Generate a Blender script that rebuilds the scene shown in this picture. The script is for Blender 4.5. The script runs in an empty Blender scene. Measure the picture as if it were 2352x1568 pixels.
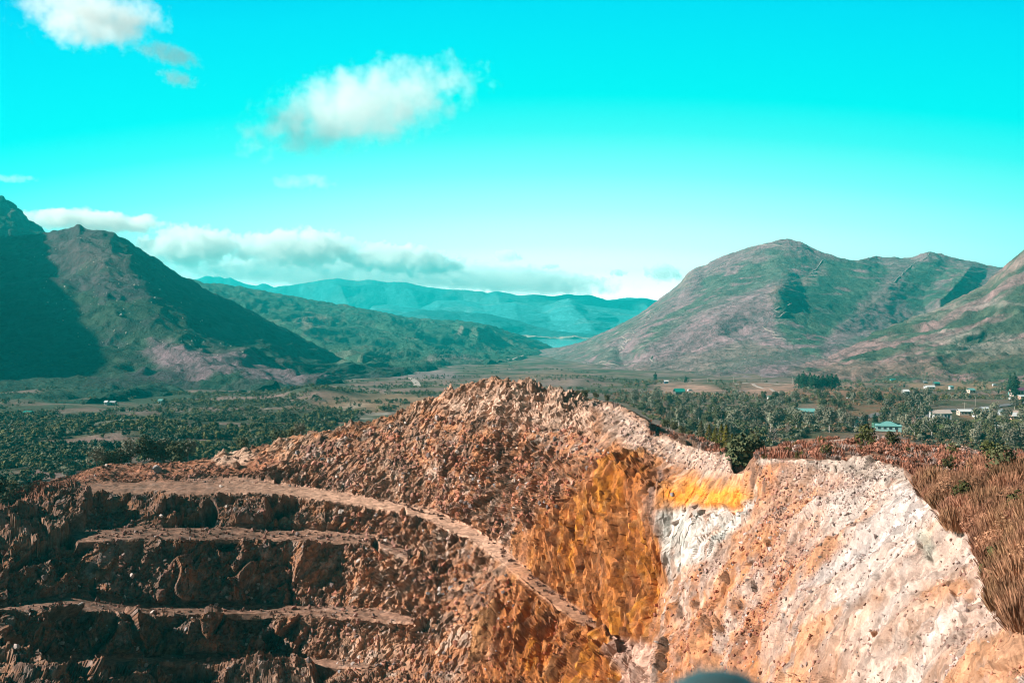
import bpy, math, random
import numpy as np
from mathutils import Vector

R = math.radians
SC = bpy.context.scene
COL = SC.collection
rng = np.random.default_rng(7)
random.seed(7)

# ------------------------------------------------------------------ camera
F = 2522.0                      # focal length in pixels of a 2352 px wide picture
PITCH = math.atan((784 - 713) / F)
cam_d = bpy.data.cameras.new("camera")
cam = bpy.data.objects.new("camera", cam_d)
COL.objects.link(cam)
cam.location = (0, 0, 0)
cam.rotation_euler = (math.pi / 2 - PITCH, 0, 0)
cam_d.sensor_width = 36.0
cam_d.lens = 36.0 * F / 2352.0
cam_d.clip_start = 0.1
cam_d.clip_end = 60000
cam_d.dof.use_dof = True
cam_d.dof.focus_distance = 170.0
cam_d.dof.aperture_fstop = 2.4
SC.camera = cam

# ------------------------------------------------------------------ light
SUN_AZ = R(-95)                # measured from +Y towards +X: the sun stands left, a little behind
SUN_EL = R(29)
sdir = Vector((math.sin(SUN_AZ) * math.cos(SUN_EL), math.cos(SUN_AZ) * math.cos(SUN_EL), math.sin(SUN_EL)))
sun_d = bpy.data.lights.new("sun", 'SUN')
sun_d.energy = 5.0
sun_d.angle = R(0.5)
sun_d.color = (1.0, 0.92, 0.84)
sun = bpy.data.objects.new("sun", sun_d)
COL.objects.link(sun)
sun.rotation_euler = (-sdir).to_track_quat('-Z', 'Y').to_euler()

world = bpy.data.worlds.new("World")
SC.world = world
world.use_nodes = True
wn, wl = world.node_tree.nodes, world.node_tree.links
wn.clear()
w_out = wn.new('ShaderNodeOutputWorld')
w_bg = wn.new('ShaderNodeBackground')
w_sky = wn.new('ShaderNodeTexSky')
w_sky.sky_type = 'NISHITA'
w_sky.sun_disc = False
w_sky.sun_elevation = SUN_EL
w_sky.sun_rotation = SUN_AZ
w_sky.air_density = 1.0
w_sky.dust_density = 0.6
w_sky.ozone_density = 1.0
# the air's own colour by height above the horizon
w_tc = wn.new('ShaderNodeTexCoord')
w_sep = wn.new('ShaderNodeSeparateXYZ')
wl.new(w_tc.outputs['Generated'], w_sep.inputs[0])
w_x2 = wn.new('ShaderNodeMath'); w_x2.operation = 'MULTIPLY'
w_xo = wn.new('ShaderNodeMath'); w_xo.operation = 'SUBTRACT'; w_xo.inputs[1].default_value = 0.04
wl.new(w_sep.outputs['X'], w_xo.inputs[0])
wl.new(w_xo.outputs[0], w_x2.inputs[0]); wl.new(w_xo.outputs[0], w_x2.inputs[1])
w_k = wn.new('ShaderNodeMath'); w_k.operation = 'MULTIPLY_ADD'
w_k.inputs[1].default_value = SKY_K = 0.26
wl.new(w_x2.outputs[0], w_k.inputs[0]); wl.new(w_sep.outputs['Z'], w_k.inputs[2])
w_ramp = wn.new('ShaderNodeValToRGB')
wl.new(w_k.outputs[0], w_ramp.inputs[0])
cr = w_ramp.color_ramp
stops = [(0.0, (3.0, 2.6, 2.5)), (0.029, (2.1, 2.3, 2.2)), (0.06, (1.05, 1.7, 1.6)), (0.092, (0.58, 1.3, 1.25)), (0.124, (0.27, 1.1, 1.05)),
         (0.16, (0.06, 1.0, 0.97)), (0.19, (0.0, 0.95, 0.95)), (0.265, (0.0, 0.77, 0.97)), (0.32, (0.0, 0.54, 0.92)), (0.5, (0.01, 0.10, 0.17)), (1.0, (0.01, 0.05, 0.10))]
cr.elements[0].position = stops[0][0]; cr.elements[0].color = (*stops[0][1], 1)
cr.elements[1].position = stops[-1][0]; cr.elements[1].color = (*stops[-1][1], 1)
for p, c in stops[1:-1]:
    e = cr.elements.new(p); e.color = (*c, 1)
w_bw = wn.new('ShaderNodeRGBToBW')
wl.new(w_sky.outputs[0], w_bw.inputs[0])
w_mr = wn.new('ShaderNodeMapRange')       # keep the sky model's brightness variation within a modest range
w_mr.inputs['From Min'].default_value = 0.0; w_mr.inputs['From Max'].default_value = 12.0
w_mr.inputs['To Min'].default_value = 9.0; w_mr.inputs['To Max'].default_value = 12.0
wl.new(w_bw.outputs[0], w_mr.inputs['Value'])
w_mul = wn.new('ShaderNodeVectorMath'); w_mul.operation = 'SCALE'
w_az = wn.new('ShaderNodeMapRange')       # sky dimmed behind and beside the lookout to lessen its fill light
w_az.interpolation_type = 'SMOOTHSTEP'
w_az.inputs['From Min'].default_value = -0.3; w_az.inputs['From Max'].default_value = 0.85
w_az.inputs['To Min'].default_value = 0.28; w_az.inputs['To Max'].default_value = 1.0
wl.new(w_sep.outputs['Y'], w_az.inputs['Value'])
w_m2 = wn.new('ShaderNodeMath'); w_m2.operation = 'MULTIPLY'
wl.new(w_mr.outputs[0], w_m2.inputs[0]); wl.new(w_az.outputs[0], w_m2.inputs[1])
wl.new(w_ramp.outputs[0], w_mul.inputs[0]); wl.new(w_m2.outputs[0], w_mul.inputs['Scale'])
w_bg.inputs['Strength'].default_value = 0.0455
wl.new(w_mul.outputs[0], w_bg.inputs[0])
wl.new(w_bg.outputs[0], w_out.inputs[0])

SC.view_settings.view_transform = 'Standard'
SC.view_settings.look = 'None'
SC.view_settings.exposure = 1.15
SC.view_settings.gamma = 1.0
SC.render.engine = 'CYCLES'
cy = SC.cycles
cy.use_denoising = True
cy.filter_width = 1.05
cy.max_bounces = 14
cy.diffuse_bounces = 3
cy.glossy_bounces = 2
cy.transmission_bounces = 2
cy.transparent_max_bounces = 6
cy.volume_bounces = 14
cy.volume_max_steps = 256

# ------------------------------------------------------------------ helpers
def px(u, v, D):
    """picture direction (u, v in 2352 px units) at forward distance D -> world point arrays"""
    cx = (np.asarray(u, float) - 1176) / F
    cz = -(np.asarray(v, float) - 784) / F
    sp, cp = math.sin(PITCH), math.cos(PITCH)
    dy = cp + cz * sp
    dz = -sp + cz * cp
    return np.stack([cx / dy * D, np.ones_like(cx) * D, dz / dy * D], -1)

def _h(ix, iy, iz, seed):
    h = (ix.astype(np.uint32) * np.uint32(374761393) + iy.astype(np.uint32) * np.uint32(668265263)
         + iz.astype(np.uint32) * np.uint32(2246822519) + np.uint32((seed * 3266489917) & 0xffffffff))
    h ^= h >> np.uint32(13); h *= np.uint32(1274126177); h ^= h >> np.uint32(16)
    h *= np.uint32(2654435761); h ^= h >> np.uint32(15)
    return h

def vnoise(P, scale, seed=0):
    """smooth value noise, about -1..1"""
    Q = P / scale + 1000.37
    I = np.floor(Q); f = Q - I; I = I.astype(np.int64)
    f = f * f * f * (f * (f * 6 - 15) + 10)
    out = 0
    for dx in (0, 1):
        wx = f[..., 0] if dx else 1 - f[..., 0]
        for dy in (0, 1):
            wy = f[..., 1] if dy else 1 - f[..., 1]
            for dz in (0, 1):
                wz = f[..., 2] if dz else 1 - f[..., 2]
                out = out + wx * wy * wz * (_h(I[..., 0] + dx, I[..., 1] + dy, I[..., 2] + dz, seed) / 4294967295.0)
    return (out * 2 - 1) * 1.4

def fbm(P, scale, octv=4, seed=0, gain=0.5):
    s = 0; a = 1
    for o in range(octv):
        s = s + a * vnoise(P, scale / 2 ** o, seed + o * 17); a *= gain
    return s

def ridged(P, scale, octv=3, seed=0):
    s = 0; a = 1; n = 0
    for o in range(octv):
        s = s + a * (1 - 2 * np.abs(vnoise(P, scale / 2 ** o, seed + o * 31))); n += a; a *= 0.5
    return s / n

def blocks(P, scale, seed=0, tilt=1.0, step=1.0):
    """broken rock: every cell a tilted plane at its own height"""
    Q = P / scale + 500.5
    I = np.floor(Q).astype(np.int64)
    best = np.full(Q.shape[:-1], 9.0)
    val = np.zeros(Q.shape[:-1])
    for dx in (-1, 0, 1):
        for dy in (-1, 0, 1):
            for dz in (-1, 0, 1):
                jx, jy, jz = I[..., 0] + dx, I[..., 1] + dy, I[..., 2] + dz
                h = _h(jx, jy, jz, seed)
                ax = (h & np.uint32(1023)) / 1023.0; ay = ((h >> np.uint32(10)) & np.uint32(1023)) / 1023.0
                az = ((h >> np.uint32(20)) & np.uint32(1023)) / 1023.0
                ex = Q[..., 0] - jx - ax; ey = Q[..., 1] - jy - ay; ez = Q[..., 2] - jz - az
                d = ex * ex + ey * ey + ez * ez
                g = _h(jx, jy, jz, seed + 91)
                t1 = (g & np.uint32(255)) / 127.5 - 1; t2 = ((g >> np.uint32(8)) & np.uint32(255)) / 127.5 - 1
                t3 = ((g >> np.uint32(16)) & np.uint32(255)) / 127.5 - 1; hh = (g >> np.uint32(24)) / 127.5 - 1
                m = d < best
                best = np.where(m, d, best)
                val = np.where(m, step * hh * 0.6 + tilt * (t1 * ex + t2 * ey + t3 * ez), val)
    return val

def stretch(P, axis, s):
    a = np.array(axis, float); a /= np.linalg.norm(a)
    d = P @ a
    return P + d[..., None] * a * (1.0 / s - 1)

def seg_dist(U, V, pts, closed=False):
    pts = list(pts)
    if closed: pts = pts + [pts[0]]
    best = np.full(U.shape, 1e9)
    for (x0, y0), (x1, y1) in zip(pts[:-1], pts[1:]):
        dx, dy = x1 - x0, y1 - y0
        L = dx * dx + dy * dy + 1e-9
        t = np.clip(((U - x0) * dx + (V - y0) * dy) / L, 0, 1)
        best = np.minimum(best, np.hypot(U - x0 - t * dx, V - y0 - t * dy))
    return best

def inside(U, V, pts):
    c = np.zeros(U.shape, bool)
    n = len(pts)
    for i in range(n):
        x0, y0 = pts[i]; x1, y1 = pts[(i + 1) % n]
        if y0 == y1: continue
        c ^= ((y0 > V) != (y1 > V)) & (U < (x1 - x0) * (V - y0) / (y1 - y0) + x0)
    return c

def pmask(U, V, pts, soft=6.0):
    """1 inside a region outline, 0 outside, with a soft edge"""
    xs = [p[0] for p in pts]; ys = [p[1] for p in pts]
    out = np.zeros(U.shape)
    sel = (U > min(xs) - soft) & (U < max(xs) + soft) & (V > min(ys) - soft) & (V < max(ys) + soft)
    if not sel.any(): return out
    u, v = U[sel], V[sel]
    d = seg_dist(u, v, pts, True)
    s = np.where(inside(u, v, pts), d, -d)
    out[sel] = np.clip(0.5 + s / (2 * soft), 0, 1)
    return out

def smooth1(a, sig, step):
    if sig <= 0: return a
    n = int(3 * sig / step) + 1
    k = np.exp(-0.5 * (np.arange(-n, n + 1) * step / sig) ** 2); k /= k.sum()
    return np.convolve(np.pad(a, n, mode='edge'), k, mode='valid')

def lines_grid(us, lines, rows, sig=8.0):
    """surface swept between profile lines [(u, v, D) ...], bottom to top"""
    step = us[1] - us[0]
    vs, ds = [], []
    for k, L in enumerate(lines):
        L = np.array(L, float)
        sg = sig[k] if isinstance(sig, (list, tuple)) else sig
        v = smooth1(np.interp(us, L[:, 0], L[:, 1]), sg, step)
        i = smooth1(np.interp(us, L[:, 0], 1 / L[:, 2]), max(sg, 8), step)
        if vs: v = np.minimum(v, vs[-1] - 0.6)
        vs.append(v); ds.append(i)
    V, I = [vs[0][None]], [ds[0][None]]
    for k, n in enumerate(rows):
        t = (np.arange(1, n + 1) / n)[:, None]
        V.append(vs[k] * (1 - t) + vs[k + 1] * t)
        I.append(ds[k] * (1 - t) + ds[k + 1] * t)
    V = np.concatenate(V); I = np.concatenate(I)
    U = np.broadcast_to(us, V.shape).copy()
    return U, V, 1 / I

def normals(P):
    du = np.gradient(P, axis=1); dv = np.gradient(P, axis=0)
    n = np.cross(du, dv)
    n /= np.linalg.norm(n, axis=-1, keepdims=True) + 1e-9
    s = np.sign((n * -P).sum(-1)); s[s == 0] = 1
    return n * s[..., None]

def add_back(P, length, drop, n=6):
    """the unseen far side: the surface goes on falling away behind its top edge"""
    top = P[-1]
    rows = []
    h = top[:, :2] / np.linalg.norm(top[:, :2], axis=1, keepdims=True)
    for k in range(1, n + 1):
        t = k / n
        q = top.copy(); q[:, :2] += h * length * t; q[:, 2] -= drop * t
        rows.append(q[None])
    return np.concatenate([P] + rows)

def mesh_np(name, V, faces, mat=None, cols=None, smooth=False, mats=None, fmat=None):
    """faces: (n, k) int array"""
    me = bpy.data.meshes.new(name)
    V = np.ascontiguousarray(V, np.float32); n, k = faces.shape
    me.vertices.add(len(V)); me.vertices.foreach_set('co', V.ravel())
    me.loops.add(n * k); me.loops.foreach_set('vertex_index', faces.ravel().astype(np.int32))
    me.polygons.add(n)
    me.polygons.foreach_set('loop_start', np.arange(0, n * k, k, dtype=np.int32))
    me.polygons.foreach_set('loop_total', np.full(n, k, np.int32))
    me.polygons.foreach_set('use_smooth', np.full(n, smooth, bool))
    if mats:
        for m in mats: me.materials.append(m)
        me.polygons.foreach_set('material_index', np.asarray(fmat, np.int32))
    elif mat: me.materials.append(mat)
    me.update(calc_edges=True)
    if cols is not None:
        a = me.color_attributes.new('Col', 'FLOAT_COLOR', 'POINT')
        c = np.ones((len(V), 4), np.float32); c[:, :3] = cols
        a.data.foreach_set('color', c.ravel())
    me.validate()
    return me

def grid_faces(r, c):
    i = np.arange(r * c).reshape(r, c)
    return np.stack([i[:-1, :-1].ravel(), i[:-1, 1:].ravel(), i[1:, 1:].ravel(), i[1:, :-1].ravel()], 1)

def link(name, me, parent=None, label=None, cat=None, group=None, kind=None):
    o = bpy.data.objects.new(name, me)
    COL.objects.link(o)
    if parent: o.parent = parent
    tag(o, label, cat, group, kind)
    return o

def tag(o, label=None, cat=None, group=None, kind=None):
    if label: o['label'] = label
    if cat: o['category'] = cat
    if group: o['group'] = group
    if kind: o['kind'] = kind

class Sheet:
    def __init__(s, U, V, P):
        s.U, s.V, s.P = U, V, P
    def at(s, u, v):
        """surface point seen in picture direction (u, v)"""
        u = np.atleast_1d(u).astype(float); v = np.atleast_1d(v).astype(float)
        us = s.U[0]; c = np.clip(np.round((u - us[0]) / (us[1] - us[0])).astype(int), 0, len(us) - 1)
        out = np.zeros((len(u), 3))
        for k in range(len(u)):
            col = s.V[:, c[k]]
            r = np.searchsorted(-col, -v[k]); r = min(max(r, 1), len(col) - 1)
            a = np.clip((v[k] - col[r - 1]) / (col[r] - col[r - 1] - 1e-9), 0, 1)
            out[k] = s.P[r - 1, c[k]] * (1 - a) + s.P[r, c[k]] * a
        return out

def rgb(r, g, b):
    """display colour 0..255 -> linear"""
    return np.array([((x / 255) / 12.92 if x <= 10 else ((x / 255 + 0.055) / 1.055) ** 2.4) for x in (r, g, b)])

ALB = 0.76
# ------------------------------------------------------------------ materials
def mat_ground(name, n1=1.0, n2=6.0, var=0.35, bump=0.4, bdist=0.3, rough=0.95, cells=None, cvar=0.3):
    """a ground or rock material: its colour map broken up by noise, with relief"""
    m = bpy.data.materials.new(name); m.use_nodes = True
    nt = m.node_tree; N, L = nt.nodes, nt.links
    b = N['Principled BSDF']; b.inputs['Roughness'].default_value = rough
    b.inputs['Specular IOR Level'].default_value = 0.12
    at = N.new('ShaderNodeAttribute'); at.attribute_name = 'Col'
    tc = N.new('ShaderNodeTexCoord')
    def noise(sc, det):
        n = N.new('ShaderNodeTexNoise'); n.inputs['Scale'].default_value = sc; n.inputs['Detail'].default_value = det
        n.inputs['Roughness'].default_value = 0.65
        L.new(tc.outputs['Object'], n.inputs['Vector']); return n
    a = noise(n1, 5); c = noise(n2, 6)
    mx = N.new('ShaderNodeMath'); mx.operation = 'ADD'
    L.new(a.outputs['Fac'], mx.inputs[0]); L.new(c.outputs['Fac'], mx.inputs[1])
    mr = N.new('ShaderNodeMapRange'); mr.inputs['From Min'].default_value = 0.65; mr.inputs['From Max'].default_value = 1.35
    mr.inputs['To Min'].default_value = 1 - var; mr.inputs['To Max'].default_value = 1 + var
    L.new(mx.outputs[0], mr.inputs['Value'])
    src = mr.outputs[0]; hsrc = mx.outputs[0]
    for cs in (cells or ()):
        wv = N.new('ShaderNodeVectorMath'); wv.operation = 'MULTIPLY_ADD'
        wv.inputs[1].default_value = (0.5 / cs,) * 3
        L.new(c.outputs['Color'], wv.inputs[0]); L.new(tc.outputs['Object'], wv.inputs[2])
        vo = N.new('ShaderNodeTexVoronoi'); vo.inputs['Scale'].default_value = cs; vo.inputs['Randomness'].default_value = 1.0
        mpp = N.new('ShaderNodeMapping'); mpp.inputs['Scale'].default_value = (1, 1, 0.75); mpp.inputs['Rotation'].default_value = (0.1, 0.5, 0)
        L.new(wv.outputs[0], mpp.inputs['Vector']); L.new(mpp.outputs[0], vo.inputs['Vector'])
        sp = N.new('ShaderNodeSeparateColor'); L.new(vo.outputs['Color'], sp.inputs[0])
        m1 = N.new('ShaderNodeMapRange'); m1.inputs['To Min'].default_value = 1 - cvar; m1.inputs['To Max'].default_value = 1 + cvar
        L.new(sp.outputs[0], m1.inputs['Value'])
        mm = N.new('ShaderNodeMath'); mm.operation = 'MULTIPLY'; L.new(src, mm.inputs[0]); L.new(m1.outputs[0], mm.inputs[1]); src = mm.outputs[0]
        # each fragment is a little tilted facet standing at its own height
        m2 = N.new('ShaderNodeMath'); m2.operation = 'MULTIPLY_ADD'; m2.inputs[1].default_value = -0.9; L.new(vo.outputs['Distance'], m2.inputs[0]); L.new(sp.outputs[1], m2.inputs[2])
        m3 = N.new('ShaderNodeMath'); m3.operation = 'MULTIPLY_ADD'; m3.inputs[1].default_value = 1.6 / cs; L.new(m2.outputs[0], m3.inputs[0]); L.new(hsrc, m3.inputs[2]); hsrc = m3.outputs[0]
    al = N.new('ShaderNodeMath'); al.operation = 'MULTIPLY'; al.inputs[1].default_value = ALB; L.new(src, al.inputs[0]); src = al.outputs[0]
    sc = N.new('ShaderNodeVectorMath'); sc.operation = 'SCALE'
    L.new(at.outputs['Color'], sc.inputs[0]); L.new(src, sc.inputs['Scale'])
    L.new(sc.outputs[0], b.inputs['Base Color'])
    bp = N.new('ShaderNodeBump'); bp.inputs['Strength'].default_value = bump; bp.inputs['Distance'].default_value = bdist
    L.new(hsrc, bp.inputs['Height']); L.new(bp.outputs[0], b.inputs['Normal'])
    return m

def mat_leaf(name, col=None, var=0.35, hue=0.018):
    """foliage: colour from the object or the mesh, varied from plant to plant"""
    m = bpy.data.materials.new(name); m.use_nodes = True
    N, L = m.node_tree.nodes, m.node_tree.links
    b = N['Principled BSDF']; b.inputs['Roughness'].default_value = 0.8
    b.inputs['Specular IOR Level'].default_value = 0.15
    oi = N.new('ShaderNodeObjectInfo')
    if col is None:
        at = N.new('ShaderNodeAttribute'); at.attribute_name = 'Col'; src = at.outputs['Color']
    else:
        c = N.new('ShaderNodeRGB'); c.outputs[0].default_value = (*col, 1); src = c.outputs[0]
    hs = N.new('ShaderNodeHueSaturation')
    L.new(src, hs.inputs['Color'])
    mh = N.new('ShaderNodeMapRange'); mh.inputs['To Min'].default_value = 0.5 - hue; mh.inputs['To Max'].default_value = 0.5 + hue
    mv = N.new('ShaderNodeMapRange'); mv.inputs['To Min'].default_value = ALB * (1 - var); mv.inputs['To Max'].default_value = ALB * (1 + var)
    L.new(oi.outputs['Random'], mh.inputs['Value'])
    wn_ = N.new('ShaderNodeTexWhiteNoise'); wn_.noise_dimensions = '1D'
    L.new(oi.outputs['Random'], wn_.inputs['W']); L.new(wn_.outputs['Value'], mv.inputs['Value'])
    L.new(mh.outputs[0], hs.inputs['Hue']); L.new(mv.outputs[0], hs.inputs['Value'])
    L.new(hs.outputs[0], b.inputs['Base Color'])
    return m

def mat_plain(name, col, rough=0.8, var=0.12, scale=3.0, metal=0.0):
    m = bpy.data.materials.new(name); m.use_nodes = True
    N, L = m.node_tree.nodes, m.node_tree.links
    b = N['Principled BSDF']; b.inputs['Roughness'].default_value = rough; b.inputs['Metallic'].default_value = metal
    tc = N.new('ShaderNodeTexCoord')
    n = N.new('ShaderNodeTexNoise'); n.inputs['Scale'].default_value = scale; n.inputs['Detail'].default_value = 5
    L.new(tc.outputs['Object'], n.inputs['Vector'])
    mr = N.new('ShaderNodeMapRange'); mr.inputs['From Min'].default_value = 0.3; mr.inputs['From Max'].default_value = 0.7
    mr.inputs['To Min'].default_value = ALB * (1 - var); mr.inputs['To Max'].default_value = ALB * (1 + var)
    L.new(n.outputs['Fac'], mr.inputs['Value'])
    s = N.new('ShaderNodeVectorMath'); s.operation = 'SCALE'; s.inputs[0].default_value = tuple(col)
    L.new(mr.outputs[0], s.inputs['Scale']); L.new(s.outputs[0], b.inputs['Base Color'])
    return m

# ------------------------------------------------------------------ the open cut
sstep_ = lambda x, a, b: np.clip((x - a) / (b - a), 0, 1)
STEP = 1.8
us = np.arange(-330, 2900, STEP)
L0 = [(-150,1640,118),(0,1640,122),(200,1640,136),(400,1640,148),(800,1640,146),(1050,1640,140),(1300,1640,124),(1480,1640,108),(1600,1640,98),(1800,1640,76),(2000,1640,56),(2200,1640,40),(2500,1640,29)]
L05 = [(-150,1525,134),(0,1525,138),(200,1522,146),(400,1520,154),(650,1518,158),(850,1535,152),(950,1550,151),(1100,1560,144),(1300,1580,127),(1480,1590,110),(1600,1600,99),(1800,1600,77),(2000,1600,57.5),(2200,1600,42),(2500,1600,30.5)]
L06 = [(-150,1512,138),(0,1512,142),(200,1508,151),(400,1506,159),(650,1504,163),(850,1524,155),(950,1542,153),(1100,1552,145),(1300,1574,127.5),(1480,1584,110.5),(1600,1590,99.5),(1800,1585,77.5),(2000,1585,58),(2200,1585,42.5),(2500,1580,31)]
LA = [(-150,1432,144),(0,1428,146),(90,1412,150),(180,1402,154),(350,1412,160),(600,1410,165),(850,1420,161),(950,1432,156),(1100,1452,149),(1300,1505,132),(1480,1552,112.5),(1600,1560,100.5),(1800,1550,78.5),(2000,1550,59.5),(2200,1550,43.5),(2500,1540,33)]
LB = [(-150,1400,154),(0,1390,157),(90,1378,160),(180,1362,163),(350,1388,167),(600,1386,173),(850,1395,168),(950,1415,159),(1100,1442,150),(1300,1495,132.6),(1480,1540,113.5),(1600,1500,103),(1800,1480,82),(2000,1470,63.5),(2200,1450,47.5),(2500,1420,37)]
LC = [(-150,1262,160),(0,1258,163),(180,1245,168),(330,1237,170),(600,1239,177),(850,1247,176),(950,1290,168),(1050,1340,160),(1150,1400,149),(1300,1462,135),(1460,1528,116),(1600,1400,107.5),(1800,1360,88),(2000,1340,70),(2200,1330,55),(2500,1300,43)]
LD = [(-150,1240,166),(0,1234,169),(180,1215,176),(330,1208,179),(600,1212,185),(850,1225,182),(950,1270,172),(1050,1320,163),(1150,1380,151),(1300,1442,136.4),(1460,1520,117),(1600,1330,111),(1800,1280,92),(2000,1250,76),(2200,1250,60),(2500,1230,48)]
LE = [(-150,1192,172),(0,1178,176),(180,1137,188),(330,1134,192),(600,1132,190),(750,1151,187),(870,1167,184),(980,1194,178),(1080,1239,168),(1150,1287,158),(1220,1352,147),(1300,1409,138),(1400,1479,127),(1460,1514,119),(1500,1512,115),(1600,1262,114),(1800,1202,97),(2000,1167,82),(2200,1172,65),(2500,1162,54)]
LF = [(-150,1180,178),(0,1160,184),(100,1130,190),(180,1108,198),(330,1106,202),(560,1095,204),(750,1125,197),(870,1143,192),(980,1165,186),(1080,1205,176),(1150,1250,165),(1220,1314,153),(1300,1377,143),(1400,1452,131),(1470,1495,122),(1500,1460,121),(1600,1200,121),(1800,1120,106),(2000,1110,87),(2200,1125,71),(2500,1120,61)]
LG = [(-150,1150,188),(0,1138,194),(90,1112,202),(170,1098,207),(200,1078,209),(240,1067,212),(430,1060,215),(490,1048,215),(500,1042,215),(513,1033,215),(525,1040,215),(535,1043,215),(558,1030,213),(575,1036,212),(600,1033,211),(650,1016,208),(700,1002,206),(715,992,206),(736,992,205),(742,1010,204),(760,1006,204),(860,960,203),(1000,917,198),(1050,900,196),(1080,890,194),(1110,888,193),(1150,882,190),(1195,880,188),(1240,886,186),(1290,890,183),(1330,906,180),(1355,922,175),(1370,929,171),(1420,934,166),(1450,950,160),(1480,966,155),(1500,1000,147),(1570,1018,138),(1640,1040,127),(1674,1046,122),(1682,1084,118),(1690,1091,116),(1708,1086,114),(1722,1068,113),(1732,1056,112),(1746,1049,111),(1800,1059,105),(1850,1060,101),(1900,1054,97),(1960,1051,94),(2010,1053,90),(2060,1070,86),(2100,1088,82),(2200,1098,76),(2500,1110,66)]
LM = [(-150,1166,181),(0,1150,188),(170,1103,202),(330,1085,207),(560,1066,207),(750,1075,199),(870,1060,196),(980,1060,190),(1080,1080,182),(1150,1090,175),(1220,1100,164),(1300,1110,154),(1400,1090,143),(1470,1110,134),(1500,1130,129),(1600,1112,126),(1700,1122,113.9),(1800,1090,105.5),(2000,1082,88.5),(2200,1112,73),(2500,1115,63)]
LH = [(-150,1149,190),(0,1137,196),(240,1066,216),(430,1059,219),(700,1000,212),(860,959,207),(1000,916,202),(1150,881,194),(1240,885,190),(1330,905,186),(1375,922,192),(1420,934,198),(1500,972,190),(1600,1006,175),(1680,1034,163),(1700,1045,158),(1720,1043,160),(1760,1032,164),(1870,1010,176),(1990,1004,178),(2100,1020,166),(2250,1038,150),(2500,1052,136)]
rowsP = [26, 6, 30, 8, 70, 10, 50, 14, 210, 46]
Ug, Vg, Dg = lines_grid(us, [L0, L05, L06, LA, LB, LC, LD, LE, LF, LG, LH][0:1] + [L05, L06, LA, LB, LC, LD, LE, LF, LM, LG, LH],
                        [34, 6, 44, 12, 86, 16, 64, 16, 132, 133, 60], sig=[8,6,6,6,6,6,6,5,5,12,2.2,7])
OA = (0.10, 0.62, 0.78); R_CREST = 34 + 6 + 44 + 12 + 86 + 16 + 64 + 16 + 265
P = px(Ug, Vg, Dg)
Nn = normals(P)
# pieces of the cut, outlined as one sees them from the lookout
warp = fbm(P, 9.0, 3, 5)
warp2 = fbm(P, 9.0, 3, 55)
Uw = Ug + warp * 14; Vw = Vg + warp2 * 9
road = (pmask(Ug, Vg, [(175,1140),(330,1138),(600,1134),(750,1152),(870,1169),(980,1196),(1080,1241),(1150,1289),(1220,1354),(1300,1411),(1400,1480),(1460,1518),(1470,1498),(1400,1450),(1300,1375),(1220,1312),(1150,1250),(1080,1205),(980,1165),(870,1143),(750,1125),(560,1093),(330,1104),(180,1106)], 4))
benchB = pmask(Ug, Vg, [(150,1218),(330,1206),(600,1210),(850,1223),(940,1262),(940,1290),(850,1249),(600,1241),(330,1239),(180,1250)], 4)
benchC = pmask(Ug, Vg, [(-150,1400),(0,1390),(180,1362),(350,1386),(600,1384),(850,1393),(960,1415),(950,1434),(850,1422),(600,1412),(350,1414),(180,1404),(0,1430),(-150,1434)], 4)
benchD = pmask(Ug, Vg, [(0,1510),(400,1504),(650,1502),(850,1522),(850,1537),(650,1520),(400,1522),(0,1527)], 4)
flat = np.clip(road + benchB + benchC + benchD, 0, 1)
orange = pmask(Uw + 10 * fbm(P, 2.5, 3, 91), Vw + 10 * fbm(P, 2.5, 3, 92), [(1110,1568),(1085,1640),(1500,1640),(1495,1500),(1505,1400),(1520,1280),(1515,1180),(1540,1090),(1480,1040),(1420,1040),(1370,1070),(1300,1150),(1200,1215),(1195,1300),(1160,1330),(1130,1400)], 34)
white1 = pmask(Uw, Vw, [(1531,1168),(1601,1150),(1641,1160),(1656,1170),(1676,1155),(1735,1150),(1726,1172),(1706,1197),(1676,1217),(1636,1255),(1626,1285),(1576,1305),(1534,1340),(1519,1290),(1524,1220)], 7)
yellow = pmask(Ug + warp * 20 + 6 * fbm(P, 2.0, 3, 57), Vg + warp2 * 10 + 5 * fbm(P, 2.0, 3, 58), [(1560,1113),(1626,1108),(1690,1136),(1684,1168),(1646,1162),(1606,1155),(1576,1148),(1545,1132)], 9)
slopeR = pmask(Uw, Vw, [(1500,1640),(1490,1520),(1520,1420),(1560,1340),(1650,1260),(1720,1170),(1780,1110),(1850,1060),(1900,1050),(2070,1075),(2600,1080),(2600,1640)], 12)
ridgeW = pmask(Uw, Vw, [(1370,925),(1420,930),(1480,965),(1500,1000),(1580,1020),(1680,1045),(1690,1080),(1640,1090),(1560,1060),(1480,1040),(1440,1010),(1390,985)], 10)
knoll = pmask(Uw, Vw, [(1090,880),(1240,878),(1340,900),(1370,930),(1350,985),(1250,975),(1150,960),(1060,960),(1000,935)], 14)
plate = (np.arange(len(Ug))[:, None] > R_CREST) & (Ug > 1385)
edge_r = np.interp(Ug + warp * 6, [2075, 2086, 2126, 2156, 2216, 2285, 2292, 2300, 2341, 2380, 2480], [1078, 1092, 1148, 1182, 1230, 1262, 1330, 1400, 1440, 1470, 1500])
plate = plate | ((Ug > 2076) & (Vg < edge_r + warp2 * 9))
plate = plate.astype(float)
slopeR = slopeR * (1 - plate)
leftw = np.clip((880 - Ug) / 200, 0, 1) * np.clip((Vg - 1140 - np.clip(150 - Ug, 0, 200) * 0.3) / 20, 0, 1)
talus = pmask(Uw, Vw, [(215,1160),(310,1165),(345,1210),(320,1275),(240,1350),(165,1370),(180,1330),(240,1250),(205,1200)], 14)
scree = pmask(Uw, Vw, [(1180,985),(1340,985),(1420,1010),(1360,1060),(1240,1020)], 12)
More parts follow.
